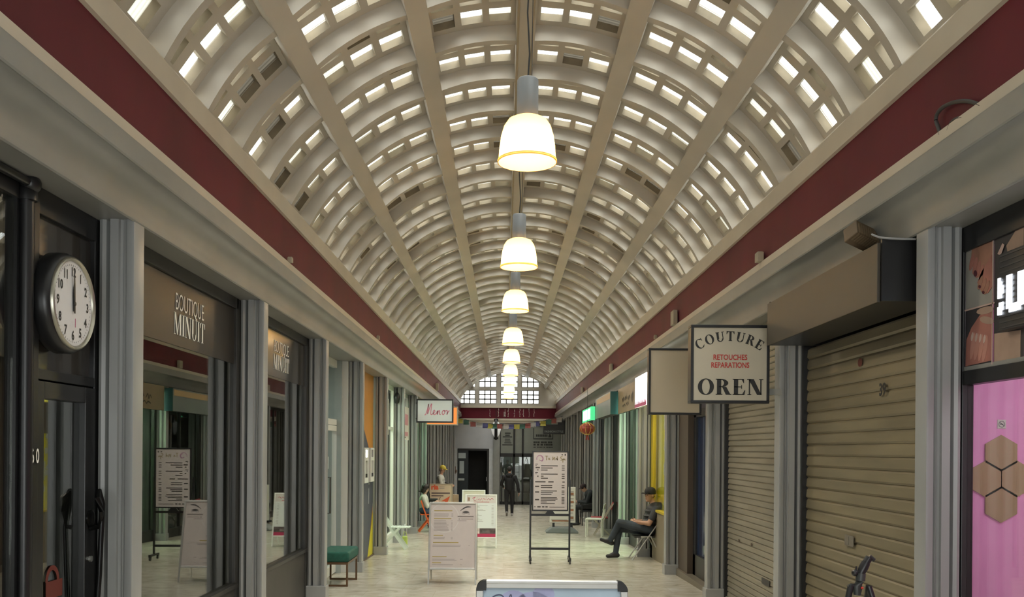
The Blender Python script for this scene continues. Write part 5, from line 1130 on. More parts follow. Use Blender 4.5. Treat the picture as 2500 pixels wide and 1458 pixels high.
mb.box(bx0, bx0+fwq, yb-.02, yb+.012, bz0, bz1); mb.box(bx1-fwq, bx1, yb-.02, yb+.012, bz0, bz1); mb.box(bx0+fwq, bx1-fwq, yb-.02, yb+.012, bz0, bz0+fwq); mb.box(bx0+fwq, bx1-fwq, yb-.02, yb+.012, bz1-fwq, bz1); P('board_frame', mb, M_BLACK, bevel=.003)
mb = MB(); mb.box(bx0+fwq, bx1-fwq, yb-.012, yb+.01, bz0+fwq, bz1-fwq); sh = P('board', mb, mat('pale_pink_board', (.60, .55, .55), .5, noise=.06, scale=1.5))
bw, bh = bx1-bx0-2*fwq, bz1-bz0-2*fwq; ob = lambda x, y, t=.0: Vector((bx0+fwq + x*bw, yb-.0135-t, bz0+fwq + y*bh))
def brd(nm, m, rows=None, fn=None):
    mb = MB()
    if rows: lines(mb, rows, 0, 0, ob)
    if fn: fn(mb)
    mb.build(nm, m, sh, off=tuple(root.location))
def rows_easel():
    R_ = []
    for y, x1_ in ((.762, .72), (.724, .57), (.688, .42), (.618, .72), (.582, .30), (.546, .43)): R_.append((.22, x1_, y, .015))
    for y, x1_ in ((.418, .56), (.385, .56), (.326, .70), (.296, .58), (.268, .54)): R_.append((.22, x1_, y, .014))
    for i, x1_ in enumerate((.70, .72, .66, .40, .64)): R_.append((.22, x1_, .213 - .026*i, .013))
    for y in (.762, .724, .688, .618, .582, .546, .418, .385, .326, .296, .268, .213, .187, .161, .135, .109): R_.append((.84, .925, y, .013))
    R_ += [(.05, .36, .484, .018), (.44, .60, .484, .018), (.86, .93, .482, .016), (.05, .17, .405, .02), (.05, .17, .307, .02), (.05, .17, .175, .024), (.06, .19, .730, .022), (.1, .15, .69, .015), (.05, .13, .79, .012), (.06, .09, .765, .012), (.05, .13, .643, .012), (.06, .09, .62, .012), (.11, .15, .58, .02)]
    R_ += [(.03, .07, .05, .012), (.12, .22, .05, .02), (.26, .33, .05, .02), (.36, .43, .05, .02), (.48, .93, .048, .010), (.83, .87, .955, .02), (.92, .96, .955, .03)]
    return R_
brd('text_rows', mat('dark_print', (.06, .05, .05), .6), rows_easel())
def emb(mb):
    for q in _ring(.19, .885, (.105, .062), (.09, .052), radians(-60), radians(200), 24): mb.quad(*[ob(a, b) for a, b in q])
    for q in _ring(.22, .885, (.06, .04), (.045, .03), radians(-150), radians(100), 18): mb.quad(*[ob(a, b) for a, b in q])
brd('emblem', mat('mauve_emblem', (.36, .16, .30), .6), fn=emb)
def spa(mb):
    for pts in ([(.35, .93), (.42, .93)], [(.385, .93), (.385, .86)], [(.44, .87), (.46, .90), (.48, .865)], [(.57, .92), (.57, .86)], [(.57, .865), (.62, .91), (.63, .86)], [(.66, .87), (.69, .895), (.71, .86)], [(.70, .93), (.71, .86)],
                [(.86, .93), (.80, .91), (.83, .885), (.86, .87), (.80, .86)], [(.87, .88), (.87, .82)], [(.87, .88), (.90, .885), (.88, .865)], [(.93, .885), (.91, .87), (.95, .865)]):
        q = curve(pts, 4)
        for (a, b), (c, d2) in zip(q, q[1:]):
            n = Vector((-(d2-b)*bh, (c-a)*bw)).normalized()*.007; mb.quad(ob(a-n.x/bw, b-n.y/bh), ob(c-n.x/bw, d2-n.y/bh), ob(c+n.x/bw, d2+n.y/bh), ob(a+n.x/bw, b+n.y/bh))
brd('lettering', mat('olive_script', (.33, .27, .16), .6), fn=spa)
# --- pavement sign on grey weighted base behind it
p = floor_at(1372, 1302); d = p.y
root = thing('sign_stand', 'white menu display on a grey weighted base behind the nail spa stand', 'sign stand', (p.x, d+.15, p.z)); P = W(root)
mb = MB(); mb.prism([(-.42, 0), (.42, 0), (.42, .04), (.26, .15), (-.26, .15), (-.42, .04)], (p.x, d-.10, p.z), (1, 0, 0), (0, 0, 1), (0, .5, 0)); P('base', mb, mat('grey_plastic_base', (.17, .19, .19), .45), bevel=.02)
zt = at(1372, 1190, d).z; xa, xb = at(1343, 1230, d).x, at(1406, 1230, d).x
for x in (xa+.1, xb-.1): mb = MB(); mb.box(x-.03, x+.03, d+.12, d+.17, p.z+.14, p.z+.30); P('stem', mb, M_BLACK)
mb = MB(); z0 = p.z+.26; mb.box(xa, xb, d+.10, d+.19, z0, zt); sh = P('panel', mb, mat('menu_panel', (.62, .60, .55), .5), bevel=.01)
mb = MB(); rr2 = random.Random(5)
for (q0, q1, n) in ((xa+.04, xa+.55, 6), (xb-.17, xb-.03, 9)):
    for i in range(n): z = z0 + .06 + (zt-z0-.1)*i/n; mb.box(q0, q0 + (q1-q0)*(1-.3*rr2.random()), d+.097, d+.10, z, z+.025)
mb.build('text_rows', M_TXTL, sh, off=tuple(root.location))
mb = MB()
for i in range(4): z = z0 + .10 + (zt-z0-.1)*i/4; mb.box(xb-.16, xb-.05, d+.096, d+.099, z, z+.06)
mb.box(xa+.06, xa+.5, d+.096, d+.099, z0+.03, z0+.07)
mb.build('picture', mat('food_picture', (.35, .16, .09), .6, noise=.5, scale=12), sh, off=tuple(root.location))

# --- green bench by the white door
p = floor_at(849, 1433)
bx1 = p.x + .0; by0 = p.y; bx0 = bx1 - .40; by1 = by0 + .80; zf = fl(by0)
root = thing('upholstered_bench', 'dark green velvet bench on bronze hoop legs beside the third pillar on the left', 'bench', ((bx0+bx1)/2, (by0+by1)/2, fl(by1))); P = W(root)
mb = MB(); mb.box(bx0-.015, bx1+.015, by0-.015, by1+.015, zf+.335, zf+.475); P('seat_cushion', mb, mat('green_velvet', (.012, .10, .07), .75, noise=.3, scale=14, bump=.1), bevel=.035, seg=4)
M_BZ = mat('bronze_metal', (.16, .095, .055), .35, .8)
mb = MB(); mb.box(bx0, bx1, by0, by0+.03, zf+.30, zf+.334); mb.box(bx0, bx1, by1-.03, by1, zf+.30, zf+.334); mb.box(bx0, bx0+.03, by0+.03, by1-.03, zf+.30, zf+.334); mb.box(bx1-.03, bx1, by0+.03, by1-.03, zf+.30, zf+.334); P('seat_frame', mb, M_BZ, bevel=.003)
for y in (by0+.002, by1-.028):
    zl = fl(y); mb = MB(); mb.box(bx0, bx0+.026, y, y+.026, zl, zf+.30); mb.box(bx1-.026, bx1, y, y+.026, zl, zf+.30); mb.box(bx0+.026, bx1-.026, y, y+.026, zl, zl+.026); P('hoop_leg', mb, M_BZ, bevel=.003)

# --- white slatted folding chair on the left
def place(root, v, rz): root.location = v; root.rotation_euler = (0, 0, rz)
p = floor_at(968, 1343)
root = thing('folding_chair', 'white slatted folding chair standing before the white shopfront on the left', 'chair', (p.x - .02, p.y + .22, fl(p.y)), radians(0)); M_WCH = mat('white_chair_paint', (.66, .72, .66), .4)
# local: seat faces +x
def bars(nm, segs, w, t, m, rt=None, **k):
    mb = MB()
    for a, b in segs: mb.bar(a, b, w, t, up=(0, 1, 0))
    return mb.build(nm, m, rt, **k)
SL = .175
bars('backrest', [((-.335, y, .70), (-.36, y, .84)) for y in (-.15, -.05, .05, .15)], .105, .014, M_WCH, root)
for y in (-.18, -.065, .065, .18): bars('back_slat', [((-.345, y, .76), (.20, y, .0))], .05, .018, M_WCH, root)
for y in (-.205, .205): bars('leg', [((-.34, y, .0), (.06, y, .43))], .045, .02, M_WCH, root)
mb = MB()
for i in range(6): x = -.14 + .07*i; mb.box(x, x+.062, -.195, .195, .435, .455)
mb.build('seat', M_WCH, root, bevel=.003)
bars('stretcher', [((-.10, -.2, .26), (-.10, .2, .26))], .03, .03, M_WCH, root)
# small yellow-green bag behind it
p2 = at(988, 1298, p.y + .75)
root = thing('carrier_bag', 'small lime green bag on the floor behind the white folding chair', 'bag', (p2.x, p.y+.75, fl(p.y+.75))); mb = MB(); mb.box(-.05, .06, -.04, .04, .0, .22); mb.build('body', mat('lime_bag', (.45, .55, .12), .5, noise=.2), root, bevel=.02); mb = MB(); mb.tube(curve([(-.03, 0, .2), (-.02, 0, .30), (.03, 0, .30), (.04, 0, .2)]), .006, 6); mb.build('handle', mat('lime_bag', (.45, .55, .12), .5), root)

# --- orange folding chair (woman)
W_D = 23.4
wp = floor_at(1030, 1298)
root = thing('folding_chair', 'bright orange folding chair the woman with the bob sits on', 'chair', (at(1033, 1298, wp.y).x + .06, wp.y, fl(wp.y)), radians(8)); M_ORC = mat('orange_chair', (.75, .13, .025), .4); OCH = root
# faces +x
for y in (-.20, .20):
    bars('back_leg', [((-.13, y, .82), (.16, y, .0))], .035, .02, M_ORC, root)
    bars('front_leg', [((.18, y, .45), (-.18, y, .0))], .035, .02, M_ORC, root)
mb = MB(); mb.box(-.14, .26, -.19, .19, .44, .468); mb.build('seat', M_ORC, root, bevel=.008)
bars('backrest', [((-.09, -.2, .70), (-.09, .2, .70))], .16, .014, M_ORC, root)

# --- white stacking chair and red folding chair on the right
p = floor_at(1449, 1298)
root = thing('stacking_chair', 'white moulded chair with slatted back standing by the right shopfronts', 'chair', (at(1452, 1300, 22.15).x, 22.15, fl(22.15)), radians(168)); M_IV = mat('ivory_plastic', (.64, .66, .58), .4)
# local faces +x
mb = MB(); mb.box(-.2, .22, -.2, .2, .43, .455); mb.build('seat', M_IV, root, bevel=.012)
for sx, sy in ((.2, -.18), (.2, .18), (-.18, -.18), (-.18, .18)): bars('leg', [((sx, sy, 0), (sx*.98, sy, .435))], .03, .03, M_IV, root)
for y in (-.17, -.06, .06, .17): bars('back_slat', [((-.19, y, .45), (-.235, y, .68))], .03, .02, M_IV, root)
mb = MB(); mb.obox((-.225, -.2, .66), (.02, 0, 0), (0, .4, 0), (-.035, 0, .16)); mb.build('backrest', M_IV, root, bevel=.01)
p = floor_at(1474, 1296); 
root = thing('folding_chair', 'red and beige folding chair just behind the white moulded chair', 'chair', (at(1466, 1300, 22.6).x, 22.6, fl(22.6)), radians(176)); M_RC = mat('red_seat', (.30, .018, .03), .5); M_BG = mat('beige_tube', (.45, .42, .34), .4)
mb = MB(); mb.box(-.18, .24, -.19, .19, .44, .47); mb.build('seat', M_RC, root, bevel=.01)
mb = MB(); mb.obox((-.275, -.19, .66), (.02, 0, 0), (0, .38, 0), (-.045, 0, .18)); mb.build('backrest', M_RC, root, bevel=.008)
for y in (-.2, .2):
    bars('back_leg', [((-.31, y, .82), (.17, y, .0))], .024, .024, M_BG, root); bars('front_leg', [((.2, y, .44), (-.24, y, .0))], .024, .024, M_BG, root)

# --- seated man's folding chair
mp = floor_at(1580, 1368)
root = thing('folding_chair', 'silver framed folding chair the man in the black cap sits on', 'chair', (mp.x - .02, mp.y + .18, fl(mp.y)), radians(180)); MCH = root; M_SIL = mat('silver_tube', (.50, .50, .47), .3, .7); M_BKS = mat('black_seat_pad', (.015, .015, .015), .6)
# local faces +x (towards the middle of the gallery)
for y in (-.21, .21):
    mb = MB(); mb.tube([(-.27, y, .80), (-.20, y, .66), (.26, y, .0)], .013, 8); mb.build('front_leg', M_SIL, root, smooth=60)
    mb = MB(); mb.tube([(.10, y, .42), (-.08, y, .43), (-.30, y, .0)], .013, 8); mb.build('back_leg', M_SIL, root, smooth=60)
mb = MB(); mb.tube([(-.27, -.21, .80), (-.275, -.19, .82), (-.275, .19, .82), (-.27, .21, .80)], .013, 8); mb.build('top_rail', M_SIL, root, smooth=60)
for z, x in ((.16, .148), (.10, -.248)): mb = MB(); mb.tube([(x, -.21, z), (x, .21, z)], .010, 8); mb.build('stretcher', M_SIL, root, smooth=60)
mb = MB(); mb.box(-.16, .22, -.195, .195, .405, .437); mb.build('seat', M_BKS, root, bevel=.012)
mb = MB(); mb.obox((-.262, -.20, .60), (.02, 0, 0), (0, .40, 0), (-.03, 0, .18)); mb.build('backrest', M_BKS, root, bevel=.01)
# --- far man's dark armchair
fp = floor_at(1437, 1283)
root = thing('armchair', 'dark chair with arms under the hunched man far along the right', 'chair', (fp.x + .02, fp.y + .1, fl(fp.y)), radians(180)); FCH = root; M_DC = mat('dark_chair', (.018, .02, .022), .5)
mb = MB(); mb.box(-.24, .24, -.24, .24, .40, .45); mb.build('seat', M_DC, root, bevel=.015)
mb = MB(); mb.obox((-.26, -.24, .45), (.03, 0, 0), (0, .48, 0), (-.06, 0, .40)); mb.build('backrest', M_DC, root, bevel=.015)
for y in (-.26, .26):
    mb = MB(); mb.tube(curve([(.22, y, .0), (.23, y, .58), (.18, y, .64), (-.26, y, .66)]), .016, 8); mb.build('arm', M_DC, root, smooth=60)
    mb = MB(); mb.tube([(-.22, y, .42), (-.28, y, 0)], .016, 8); mb.build('leg', M_DC, root, smooth=60)

# --- tripod by the near shutter
tz = fl(5.0); c = at(2100, 1405, 5.0)
root = thing('camera_tripod', 'black tripod with tilted head before the shutter numbered 39', 'tripod', (c.x, 5.0, tz)); P = W(root)
T_ = lambda px, py, dy=0: at(px, py, 5.0 + dy)
M_TB = mat('tripod_black', (.016, .016, .018), .35); M_TG = mat('tripod_grey', (.05, .055, .055), .4)
top = T_(2099, 1418)
for i, (dx, dy) in enumerate(((-.34, -.20), (.30, -.16), (.06, .38))):
    e = Vector((top.x + dx, 5.0 + dy, fl(5.0 + dy))); s_0 = top + Vector((.05*dx/abs(dx), .0, -.03)); mid = s_0.lerp(e, .5)
    mb = MB(); mb.tube([s_0, mid], .017, 10); mb.tube([mid, e], .012, 10); mb.ell(mid, .021, 10, 6); lg = P('leg', mb, M_TB, smooth=50)
    mb = MB(); mb.ell(e + Vector((0, 0, .012)), .018, 10, 6); mb.build('foot', M_TG, lg, off=tuple(root.location))
mb = MB(); mb.tube([T_(2092, 1453), T_(2094, 1432), T_(2100, 1418)], [.020, .026, .022], 12); mb.tube([T_(2100, 1418), T_(2102, 1400)], .026, 12); P('centre_column', mb, M_TG, smooth=50)
mb = MB(); mb.tube([T_(2100, 1402), T_(2108, 1386), T_(2114, 1374)], [.022, .026, .024], 12); mb.tube([T_(2114, 1374), T_(2122, 1361)], .021, 12); mb.tube([T_(2122, 1358), T_(2134, 1368)], .012, 8); P('head', mb, M_TB, smooth=50)
mb = MB(); mb.tube([T_(2107, 1393), T_(2094, 1396), T_(2084, 1400)], [.009, .010, .009], 8); mb.ell(T_(2087, 1399), .020, 10, 6); mb.tube([T_(2090, 1392), T_(2091, 1383)], .005, 6); P('lock_knob', mb, M_TB, smooth=50)
mb = MB(); mb.tube([T_(2092, 1430), T_(2078, 1430), T_(2070, 1434)], [.008, .013, .012], 8); P('side_knob', mb, M_TB, smooth=50)
mb = MB(); mb.ell(T_(2105, 1436, -.03), .008, 8, 6); P('indicator', mb, mat('red_plastic', (.5, .03, .015), .4), smooth=60)
# ================================================================== PEOPLE
SKIN = mat('skin', (.42, .235, .155), .5); SKIN2 = mat('skin_light', (.50, .32, .24), .5)
def cap_pts(a, b, ra, rb, n=12, m=5):
    a, b = Vector(a), Vector(b); d = b - a; L = d.length; d = d/L if L > 1e-6 else Vector((0, 0, 1))
    q = Vector((0, 0, 1)) if abs(d.z) < .9 else Vector((1, 0, 0)); u = d.cross(q).normalized(); v = u.cross(d)
    vs = []; rows = []
    prof = [(-ra*cos(pi/2*i/m), ra*sin(pi/2*i/m)) for i in range(m+1)] + [(L + rb*sin(pi/2*i/m), rb*cos(pi/2*i/m)) for i in range(m+1)]
    fs = []
    for i, (z, r) in enumerate(prof):
        for j in range(n): w = 2*pi*j/n; vs.append(a + d*z + (u*cos(w) + v*sin(w))*max(r, 1e-4))
    for i in range(len(prof)-1):
        for j in range(n): fs.append((i*n+j, i*n+(j+1) % n, (i+1)*n+(j+1) % n, (i+1)*n+j))
    fs += [tuple(range(n-1, -1, -1)), tuple((len(prof)-1)*n + j for j in range(n))]
    return vs, fs
def figure(root, caps, ells, mats, voxel=.010, smooth_it=4, name='body'):
    """one continuous surface grown from tapered limbs; each face takes the cloth of its nearest limb"""
    mb = MB()
    for a, b, ra, rb, k in caps: vs, fs = cap_pts(a, b, ra, rb); mb.add(vs, fs)
    for c, r, rot, k in ells: mb.ell(c, r, 16, 12, rot=rot)
    me = bpy.data.meshes.new('tmp'); me.from_pydata(mb.v, [], mb.f); me.update()
    ob = bpy.data.objects.new('tmp', me); COL.objects.link(ob)
    rm = ob.modifiers.new('r', 'REMESH'); rm.mode = 'VOXEL'; rm.voxel_size = voxel
    sm = ob.modifiers.new('s', 'SMOOTH'); sm.factor = .5; sm.iterations = smooth_it
    dg = bpy.context.evaluated_depsgraph_get(); dg.update()
    m2 = bpy.data.meshes.new_from_object(ob.evaluated_get(dg)); bpy.data.objects.remove(ob)
    m2.name = name; n = len(m2.polygons); C = np.zeros(n*3); m2.polygons.foreach_get('center', C); C = C.reshape(n, 3)
    best = np.full(n, 1e9); idx = np.zeros(n, dtype=np.int32)
    for a, b, ra, rb, k in caps:
        a = np.array(a, float); b = np.array(b, float); d = b - a; L2 = max(1e-9, d @ d)
        t = np.clip(((C - a) @ d)/L2, 0, 1); D = np.linalg.norm(C - (a + t[:, None]*d), axis=1) - (ra + (rb-ra)*t)
        w = D < best; best[w] = D[w]; idx[w] = k
    for c, r, rot, k in ells:
        q = C - np.array(c, float)
        if rot is not None: q = q @ np.array(rot)
        r = np.array(r if isinstance(r, (tuple, list)) else (r, r, r)); nq = np.linalg.norm(q/r, axis=1); D = (nq - 1)*r.min()
        w = D < best; best[w] = D[w]; idx[w] = k
    m2.materials.clear()
    for m in mats: m2.materials.append(m)
    m2.polygons.foreach_set('material_index', idx); m2.polygons.foreach_set('use_smooth', [True]*n); m2.update()
    o = bpy.data.objects.new(name, m2); COL.objects.link(o); o.parent = root; return o
def hand(caps, wrist, fwd, side, up, k, curl=.5, s=1.0):
    """palm, four unequal curled fingers and a thumb from the side of the palm"""
    wrist, fwd, side, up = Vector(wrist), Vector(fwd).normalized(), Vector(side).normalized(), Vector(up).normalized()
    for i in range(4):
        off = side*(.030 - .0195*i)*s; kn = wrist + fwd*(.088 - .006*abs(i-1.2))*s + off
        caps.append((wrist + off*.55 + fwd*.012, kn, .0145*s, .0115*s, k))
        L = (.036, .042, .039, .030)[i]*s; a1 = curl; a2 = curl*2.0
        p1 = kn + (fwd*cos(a1) - up*sin(a1))*L; p2 = p1 + (fwd*cos(a2) - up*sin(a2))*L*.8
        caps.append((kn, p1, .0105*s, .0095*s, k)); caps.append((p1, p2, .0095*s, .0082*s, k))
    t0 = wrist + side*.022*s + fwd*.025*s; t1 = t0 + (side*.75 + fwd*.65 - up*.25).normalized()*.042*s; t2 = t1 + (side*.15 + fwd*.95 - up*.35).normalized()*.034*s
    caps.append((t0, t1, .0145*s, .0115*s, k)); caps.append((t1, t2, .0115*s, .009*s, k))
def head(ells, caps, c, face, k, s=1.0, upv=(0, 0, 1)):
    """skull, jaw, nose, ears, lips; face is the looking direction"""
    c, f, u = Vector(c), Vector(face).normalized(), Vector(upv).normalized(); r = f.cross(u).normalized(); u = r.cross(f)
    rot = Matrix((r, f, u)).transposed()
    ells.append((c + f*-.008*s + u*.02*s, (.074*s, .092*s, .092*s), rot, k)); ells.append((c + f*.022*s - u*.055*s, (.054*s, .062*s, .064*s), rot, k))
    ells.append((c + f*.083*s - u*.016*s, (.013*s, .020*s, .022*s), rot, k)); ells.append((c + f*.078*s - u*.062*s, (.022*s, .012*s, .010*s), rot, k)); ells.append((c + f*.066*s - u*.098*s, (.022*s, .018*s, .016*s), rot, k))
    for sg in (-1, 1): ells.append((c + r*sg*.076*s - u*.008*s - f*.005*s, (.010*s, .020*s, .032*s), rot, k)); ells.append((c + r*sg*.030*s + f*.078*s + u*.022*s, (.024*s, .012*s, .009*s), rot, k))
    return c, f, r, u, rot
def face_bits(root, c, f, r, u, s=1.0, brow=(.02, .015, .012)):
    for sg in (-1, 1):
        e = MB(); e.ell(c + r*sg*.030*s + f*.079*s + u*.004*s, (.011*s, .008*s, .007*s), 10, 6, rot=Matrix((r, f, u)).transposed()); e.build('eye', mat('eye_dark', (.03, .02, .018), .2), root, smooth=60)
    m = MB(); m.ell(c + f*.0865*s - u*.062*s, (.021*s, .005*s, .004*s), 10, 6, rot=Matrix((r, f, u)).transposed()); m.build('mouth', mat('lip', (.25, .09, .075), .5), root, smooth=60)
def jitter_hair(mb, amt=.006, seed=1):
    q = random.Random(seed); mb.v = [(v[0] + q.uniform(-amt, amt), v[1] + q.uniform(-amt, amt), v[2] + q.uniform(-amt, amt)) for v in mb.v]; return mb

# ---------------- seated man in the black cap (profile, facing the middle of the gallery)
R0 = Vector((MCH.location.x, MCH.location.y, fl(MCH.location.y)))
root = thing('person', 'man in black cap, padded vest and dark jeans sitting cross legged on the right', 'person', R0)
BL = mat('black_padded_vest', (.012, .013, .016), .55); TEE = mat('charcoal_tshirt', (.035, .037, .042), .8); JN = mat('dark_jeans', (.034, .046, .062), .8, noise=.4, scale=6); SH = mat('black_shoes', (.012, .012, .014), .55)
c, e = [], []
hip = Vector((.06, 0, .525)); chest = Vector((.17, 0, .86)); neck = Vector((.175, 0, 1.035))
e.append(((.10, 0, .56), (.15, .17, .13), None, 2)); c.append(((.09, 0, .58), (.15, 0, .78), .160, .172, 0)); e.append(((.165, 0, .86), (.152, .205, .18), None, 0)); e.append(((.185, 0, .965), (.12, .17, .07), None, 0))
for i, z in enumerate((.62, .71, .80, .89)): e.append(((.10 + .024*i, 0, z), (.182, .20, .042), None, 0))
c.append(((.165, 0, .97), (.13, 0, 1.09), .055, .052, 3)); e.append(((.27, 0, .985), (.085, .13, .07), None, 0)); e.append(((.20, 0, 1.02), (.10, .11, .035), None, 0))
H = head(e, c, (.085, -.01, 1.18), (-.84, -.54, -.02), 3, 1.08)
# near (left) arm bare forearm, far arm
for sy, hx_ in ((-1, -.20), (1, -.19)):
    sh = Vector((.18, .20*sy, .93)); el = Vector((.04, .245*sy, .675)); wr = Vector((-.155, .10*sy, .69))
    c.append((sh, sh.lerp(el, .62), .076, .068, 1)); c.append((sh.lerp(el, .60), el, .050, .047, 3)); c.append((el, wr, .047, .031, 3))
    hand(c, wr, (-.95, -.25*sy, .15), (0.15, -.2*sy, .9), (-.2, sy*.95, 0), 3, .75, .95)
# supporting (far) leg and crossed near leg
kf = Vector((-.46, .09, .555)); af = Vector((-.52, .08, .115)); c.append(((.08, .09, .53), kf, .100, .072, 2)); c.append((kf, af, .068, .052, 2))
kn = Vector((-.47, -.04, .665)); an = Vector((-.63, .06, .33)); c.append(((.08, -.09, .555), kn, .102, .074, 2)); c.append((kn, an, .069, .052, 2))
c.append((af + Vector((.03, 0, -.055)), af + Vector((-.15, -.01, -.07)), .046, .036, 4)); c.append((af + Vector((-.02, 0, -.03)), af + Vector((-.10, 0, -.065)), .046, .04, 4))
c.append((an + Vector((.03, .0, -.045)), an + Vector((-.155, .0, .02)), .046, .036, 4)); c.append((an, an + Vector((-.09, 0, -.005)), .046, .04, 4))
figure(root, c, e, [BL, TEE, JN, SKIN, SH], .008)
face_bits(root, H[0], H[1], H[2], H[3], 1.08)
cc_, f_, r_, u_, rot_ = H
mb = MB(); 
for i in range(7):
    pass
pr = [(.104, -.015), (.110, .02), (.106, .052), (.09, .086), (.055, .11), (0, .118)]
n = 24; vs = []; fs = []
for (q, z) in pr:
    for j in range(n):
        a_ = 2*pi*j/n; vs.append(cc_ + u_*(z + .030) + r_*(q*.86*cos(a_)) + f_*(q*1.06*sin(a_) - .012))
for i in range(len(pr)-1):
    for j in range(n): fs.append((i*n+j, i*n+(j+1) % n, (i+1)*n+(j+1) % n, (i+1)*n+j))
mb.add(vs, fs)
cap = mb.build('cap', mat('black_cap', (.010, .010, .011), .75), root, smooth=60)
mb = MB(); a0 = [cc_ + u_*.030 + f_*(.085 + .095*sin(pi*j/10)) + r_*(-.084*cos(pi*j/10)) + u_*(-.012*sin(pi*j/10) + .012) for j in range(11)]; b0 = [cc_ + u_*.028 + f_*.055 + r_*(-.084*cos(pi*j/10)) for j in range(11)]
for t in (0, .007): 
    for j in range(10): mb.quad(b0[j] + u_*t, b0[j+1] + u_*t, a0[j+1] + u_*t, a0[j] + u_*t)
for j in range(10): mb.quad(a0[j], a0[j+1], a0[j+1] + u_*.007, a0[j] + u_*.007)
mb.build('peak', mat('black_cap', (.010, .010, .011), .75), cap, smooth=40)
hr = MB(); hr.ell(cc_ - f_*.030 - u_*.012, (.072, .070, .050), rot=rot_); jitter_hair(hr, .002).build('hair', mat('black_hair', (.012, .010, .009), .7), root, smooth=60)

# ---------------- walking man seen from behind
p = floor_at(1243, 1260); root = thing('person', 'man in black hooded jacket walking away down the middle', 'person', (p.x, p.y, p.z))
BJ = mat('black_jacket', (.008, .008, .009), .8); DK = mat('black_trousers', (.010, .010, .012), .8); SO = mat('dark_trainers_pale_sole', (.30, .29, .28), .6); HB = mat('black_hair', (.012, .010, .009), .7)
c, e = [], []
e.append(((0, 0, .98), (.165, .12, .15), None, 0)); c.append(((0, 0, .98), (0, .01, 1.28), .150, .165, 0)); e.append(((0, .01, 1.34), (.205, .125, .14), None, 0)); e.append(((0, -.02, 1.46), (.13, .11, .06), None, 0)); c.append(((0, .01, 1.45), (0, .03, 1.56), .055, .05, 2))
H = head(e, c, (0, .035, 1.645), (.05, 1, -.1), 2, .98)
for sx, el, wr in ((-1, (-.285, .07, 1.12), (-.22, .26, 1.02)), (1, (.30, -.05, 1.10), (.335, -.03, .86))):
    sh = Vector((sx*.20, .01, 1.40)); c.append((sh, el, .068, .056, 0)); c.append((el, wr, .056, .042, 0)); d_ = (Vector(wr) - Vector(el)).normalized(); hand(c, Vector(wr) + d_*.02, d_, (0, 1, 0.1), (sx, 0, 0), 2, .5)
for sx, kn, an in ((-1, (-.105, .02, .50), (-.085, -.10, .13)), (1, (.10, .10, .50), (.10, .12, .10))):
    c.append(((sx*.09, 0, .90), kn, .095, .070, 1)); c.append((kn, an, .066, .052, 1)); a_ = Vector(an)
    if sx < 0: c.append((a_ + Vector((0, -.05, .0)), a_ + Vector((0, .10, -.10)), .044, .036, 3))
    else: c.append((a_ + Vector((0, -.05, -.055)), a_ + Vector((0, .14, -.065)), .044, .034, 3))
figure(root, c, e, [BJ, DK, SKIN, SO], .010); face_bits(root, H[0], H[1], H[2], H[3])
mb = MB(); mb.ell(H[0] - H[1]*.016 + H[3]*.030, (.084, .098, .094), rot=H[4]); jitter_hair(mb, .004).build('hair', HB, root, smooth=60)
mb = MB(); mb.ell((0, -.10, 1.45), (.12, .06, .085)); mb.build('hood', BJ, root, smooth=60)

# ---------------- woman with dark bob on the orange chair, facing right
root = thing('person', 'woman with dark bob, white top and jeans sitting on the orange chair', 'person', OCH.location)
WT = mat('white_knit_top', (.60, .60, .52), .8); JB = mat('blue_jeans', (.06, .10, .17), .8); HB2 = mat('dark_bob_hair', (.022, .014, .011), .5); SB = mat('black_shoes', (.012, .012, .014), .55)
c, e = [], []
e.append(((-.02, 0, .56), (.15, .17, .12), None, 1)); c.append(((-.03, 0, .60), (-.05, 0, .82), .125, .13, 0)); e.append(((-.045, 0, .86), (.11, .165, .13), None, 0)); c.append(((-.045, 0, .93), (-.03, 0, 1.02), .045, .042, 2))
H = head(e, c, (-.005, 0, 1.12), (.9, -.1, -.38), 2, .95)
for sy in (-1, 1):
    sh = Vector((-.05, .155*sy, .90)); el = Vector((.06, .20*sy, .66)); wr = Vector((.25, .07*sy, .77)); c.append((sh, el, .056, .048, 0)); c.append((el, sh.lerp(wr, .7) if 0 else Vector(el).lerp(wr, .8), .046, .036, 0)); c.append((Vector(el).lerp(wr, .75), wr, .028, .025, 2)); hand(c, wr, (.9, -.2*sy, .3), (0, -.5*sy, .8), (-.2, sy, 0), 2, .7, .9)
    kn = (.40, .10*sy, .50); an = (.36, .10*sy, .10); c.append(((.0, .09*sy, .545), kn, .085, .062, 1)); c.append((kn, an, .058, .044, 1)); c.append(((.34, .10*sy, .045), (.50, .10*sy, .036), .042, .033, 3))
figure(root, c, e, [WT, JB, SKIN2, SB], .010); face_bits(root, H[0], H[1], H[2], H[3], .95)
mb = MB(); cc_, f_, r_, u_, rot_ = H
mb.ell(cc_ - f_*.022 + u_*.028, (.092, .098, .096), 18, 12, rot=rot_)
for sg in (-1, 1): mb.ell(cc_ - f_*.020 + r_*sg*.066 - u_*.045, (.030, .070, .085), rot=rot_)
mb.ell(cc_ - f_*.068 - u_*.040, (.080, .035, .095), rot=rot_); jitter_hair(mb, .003).build('hair', HB2, root, smooth=60)
ph = thing('mobile_phone', 'small dark phone in the hands of the woman on the orange chair', 'phone', OCH.location); mb = MB(); mb.obox((.335, -.035, .80), (.05, 0, .11), (0, .07, 0), (.008, 0, -.004)); bd = mb.build('body', M_BLACK, ph, bevel=.004); mb = MB(); mb.obox((.3325, -.031, .804), (.047, 0, .103), (0, .062, 0), (.001, 0, -.0005)); mb.build('screen', mat('phone_screen', (.05, .06, .07), .1), ph)

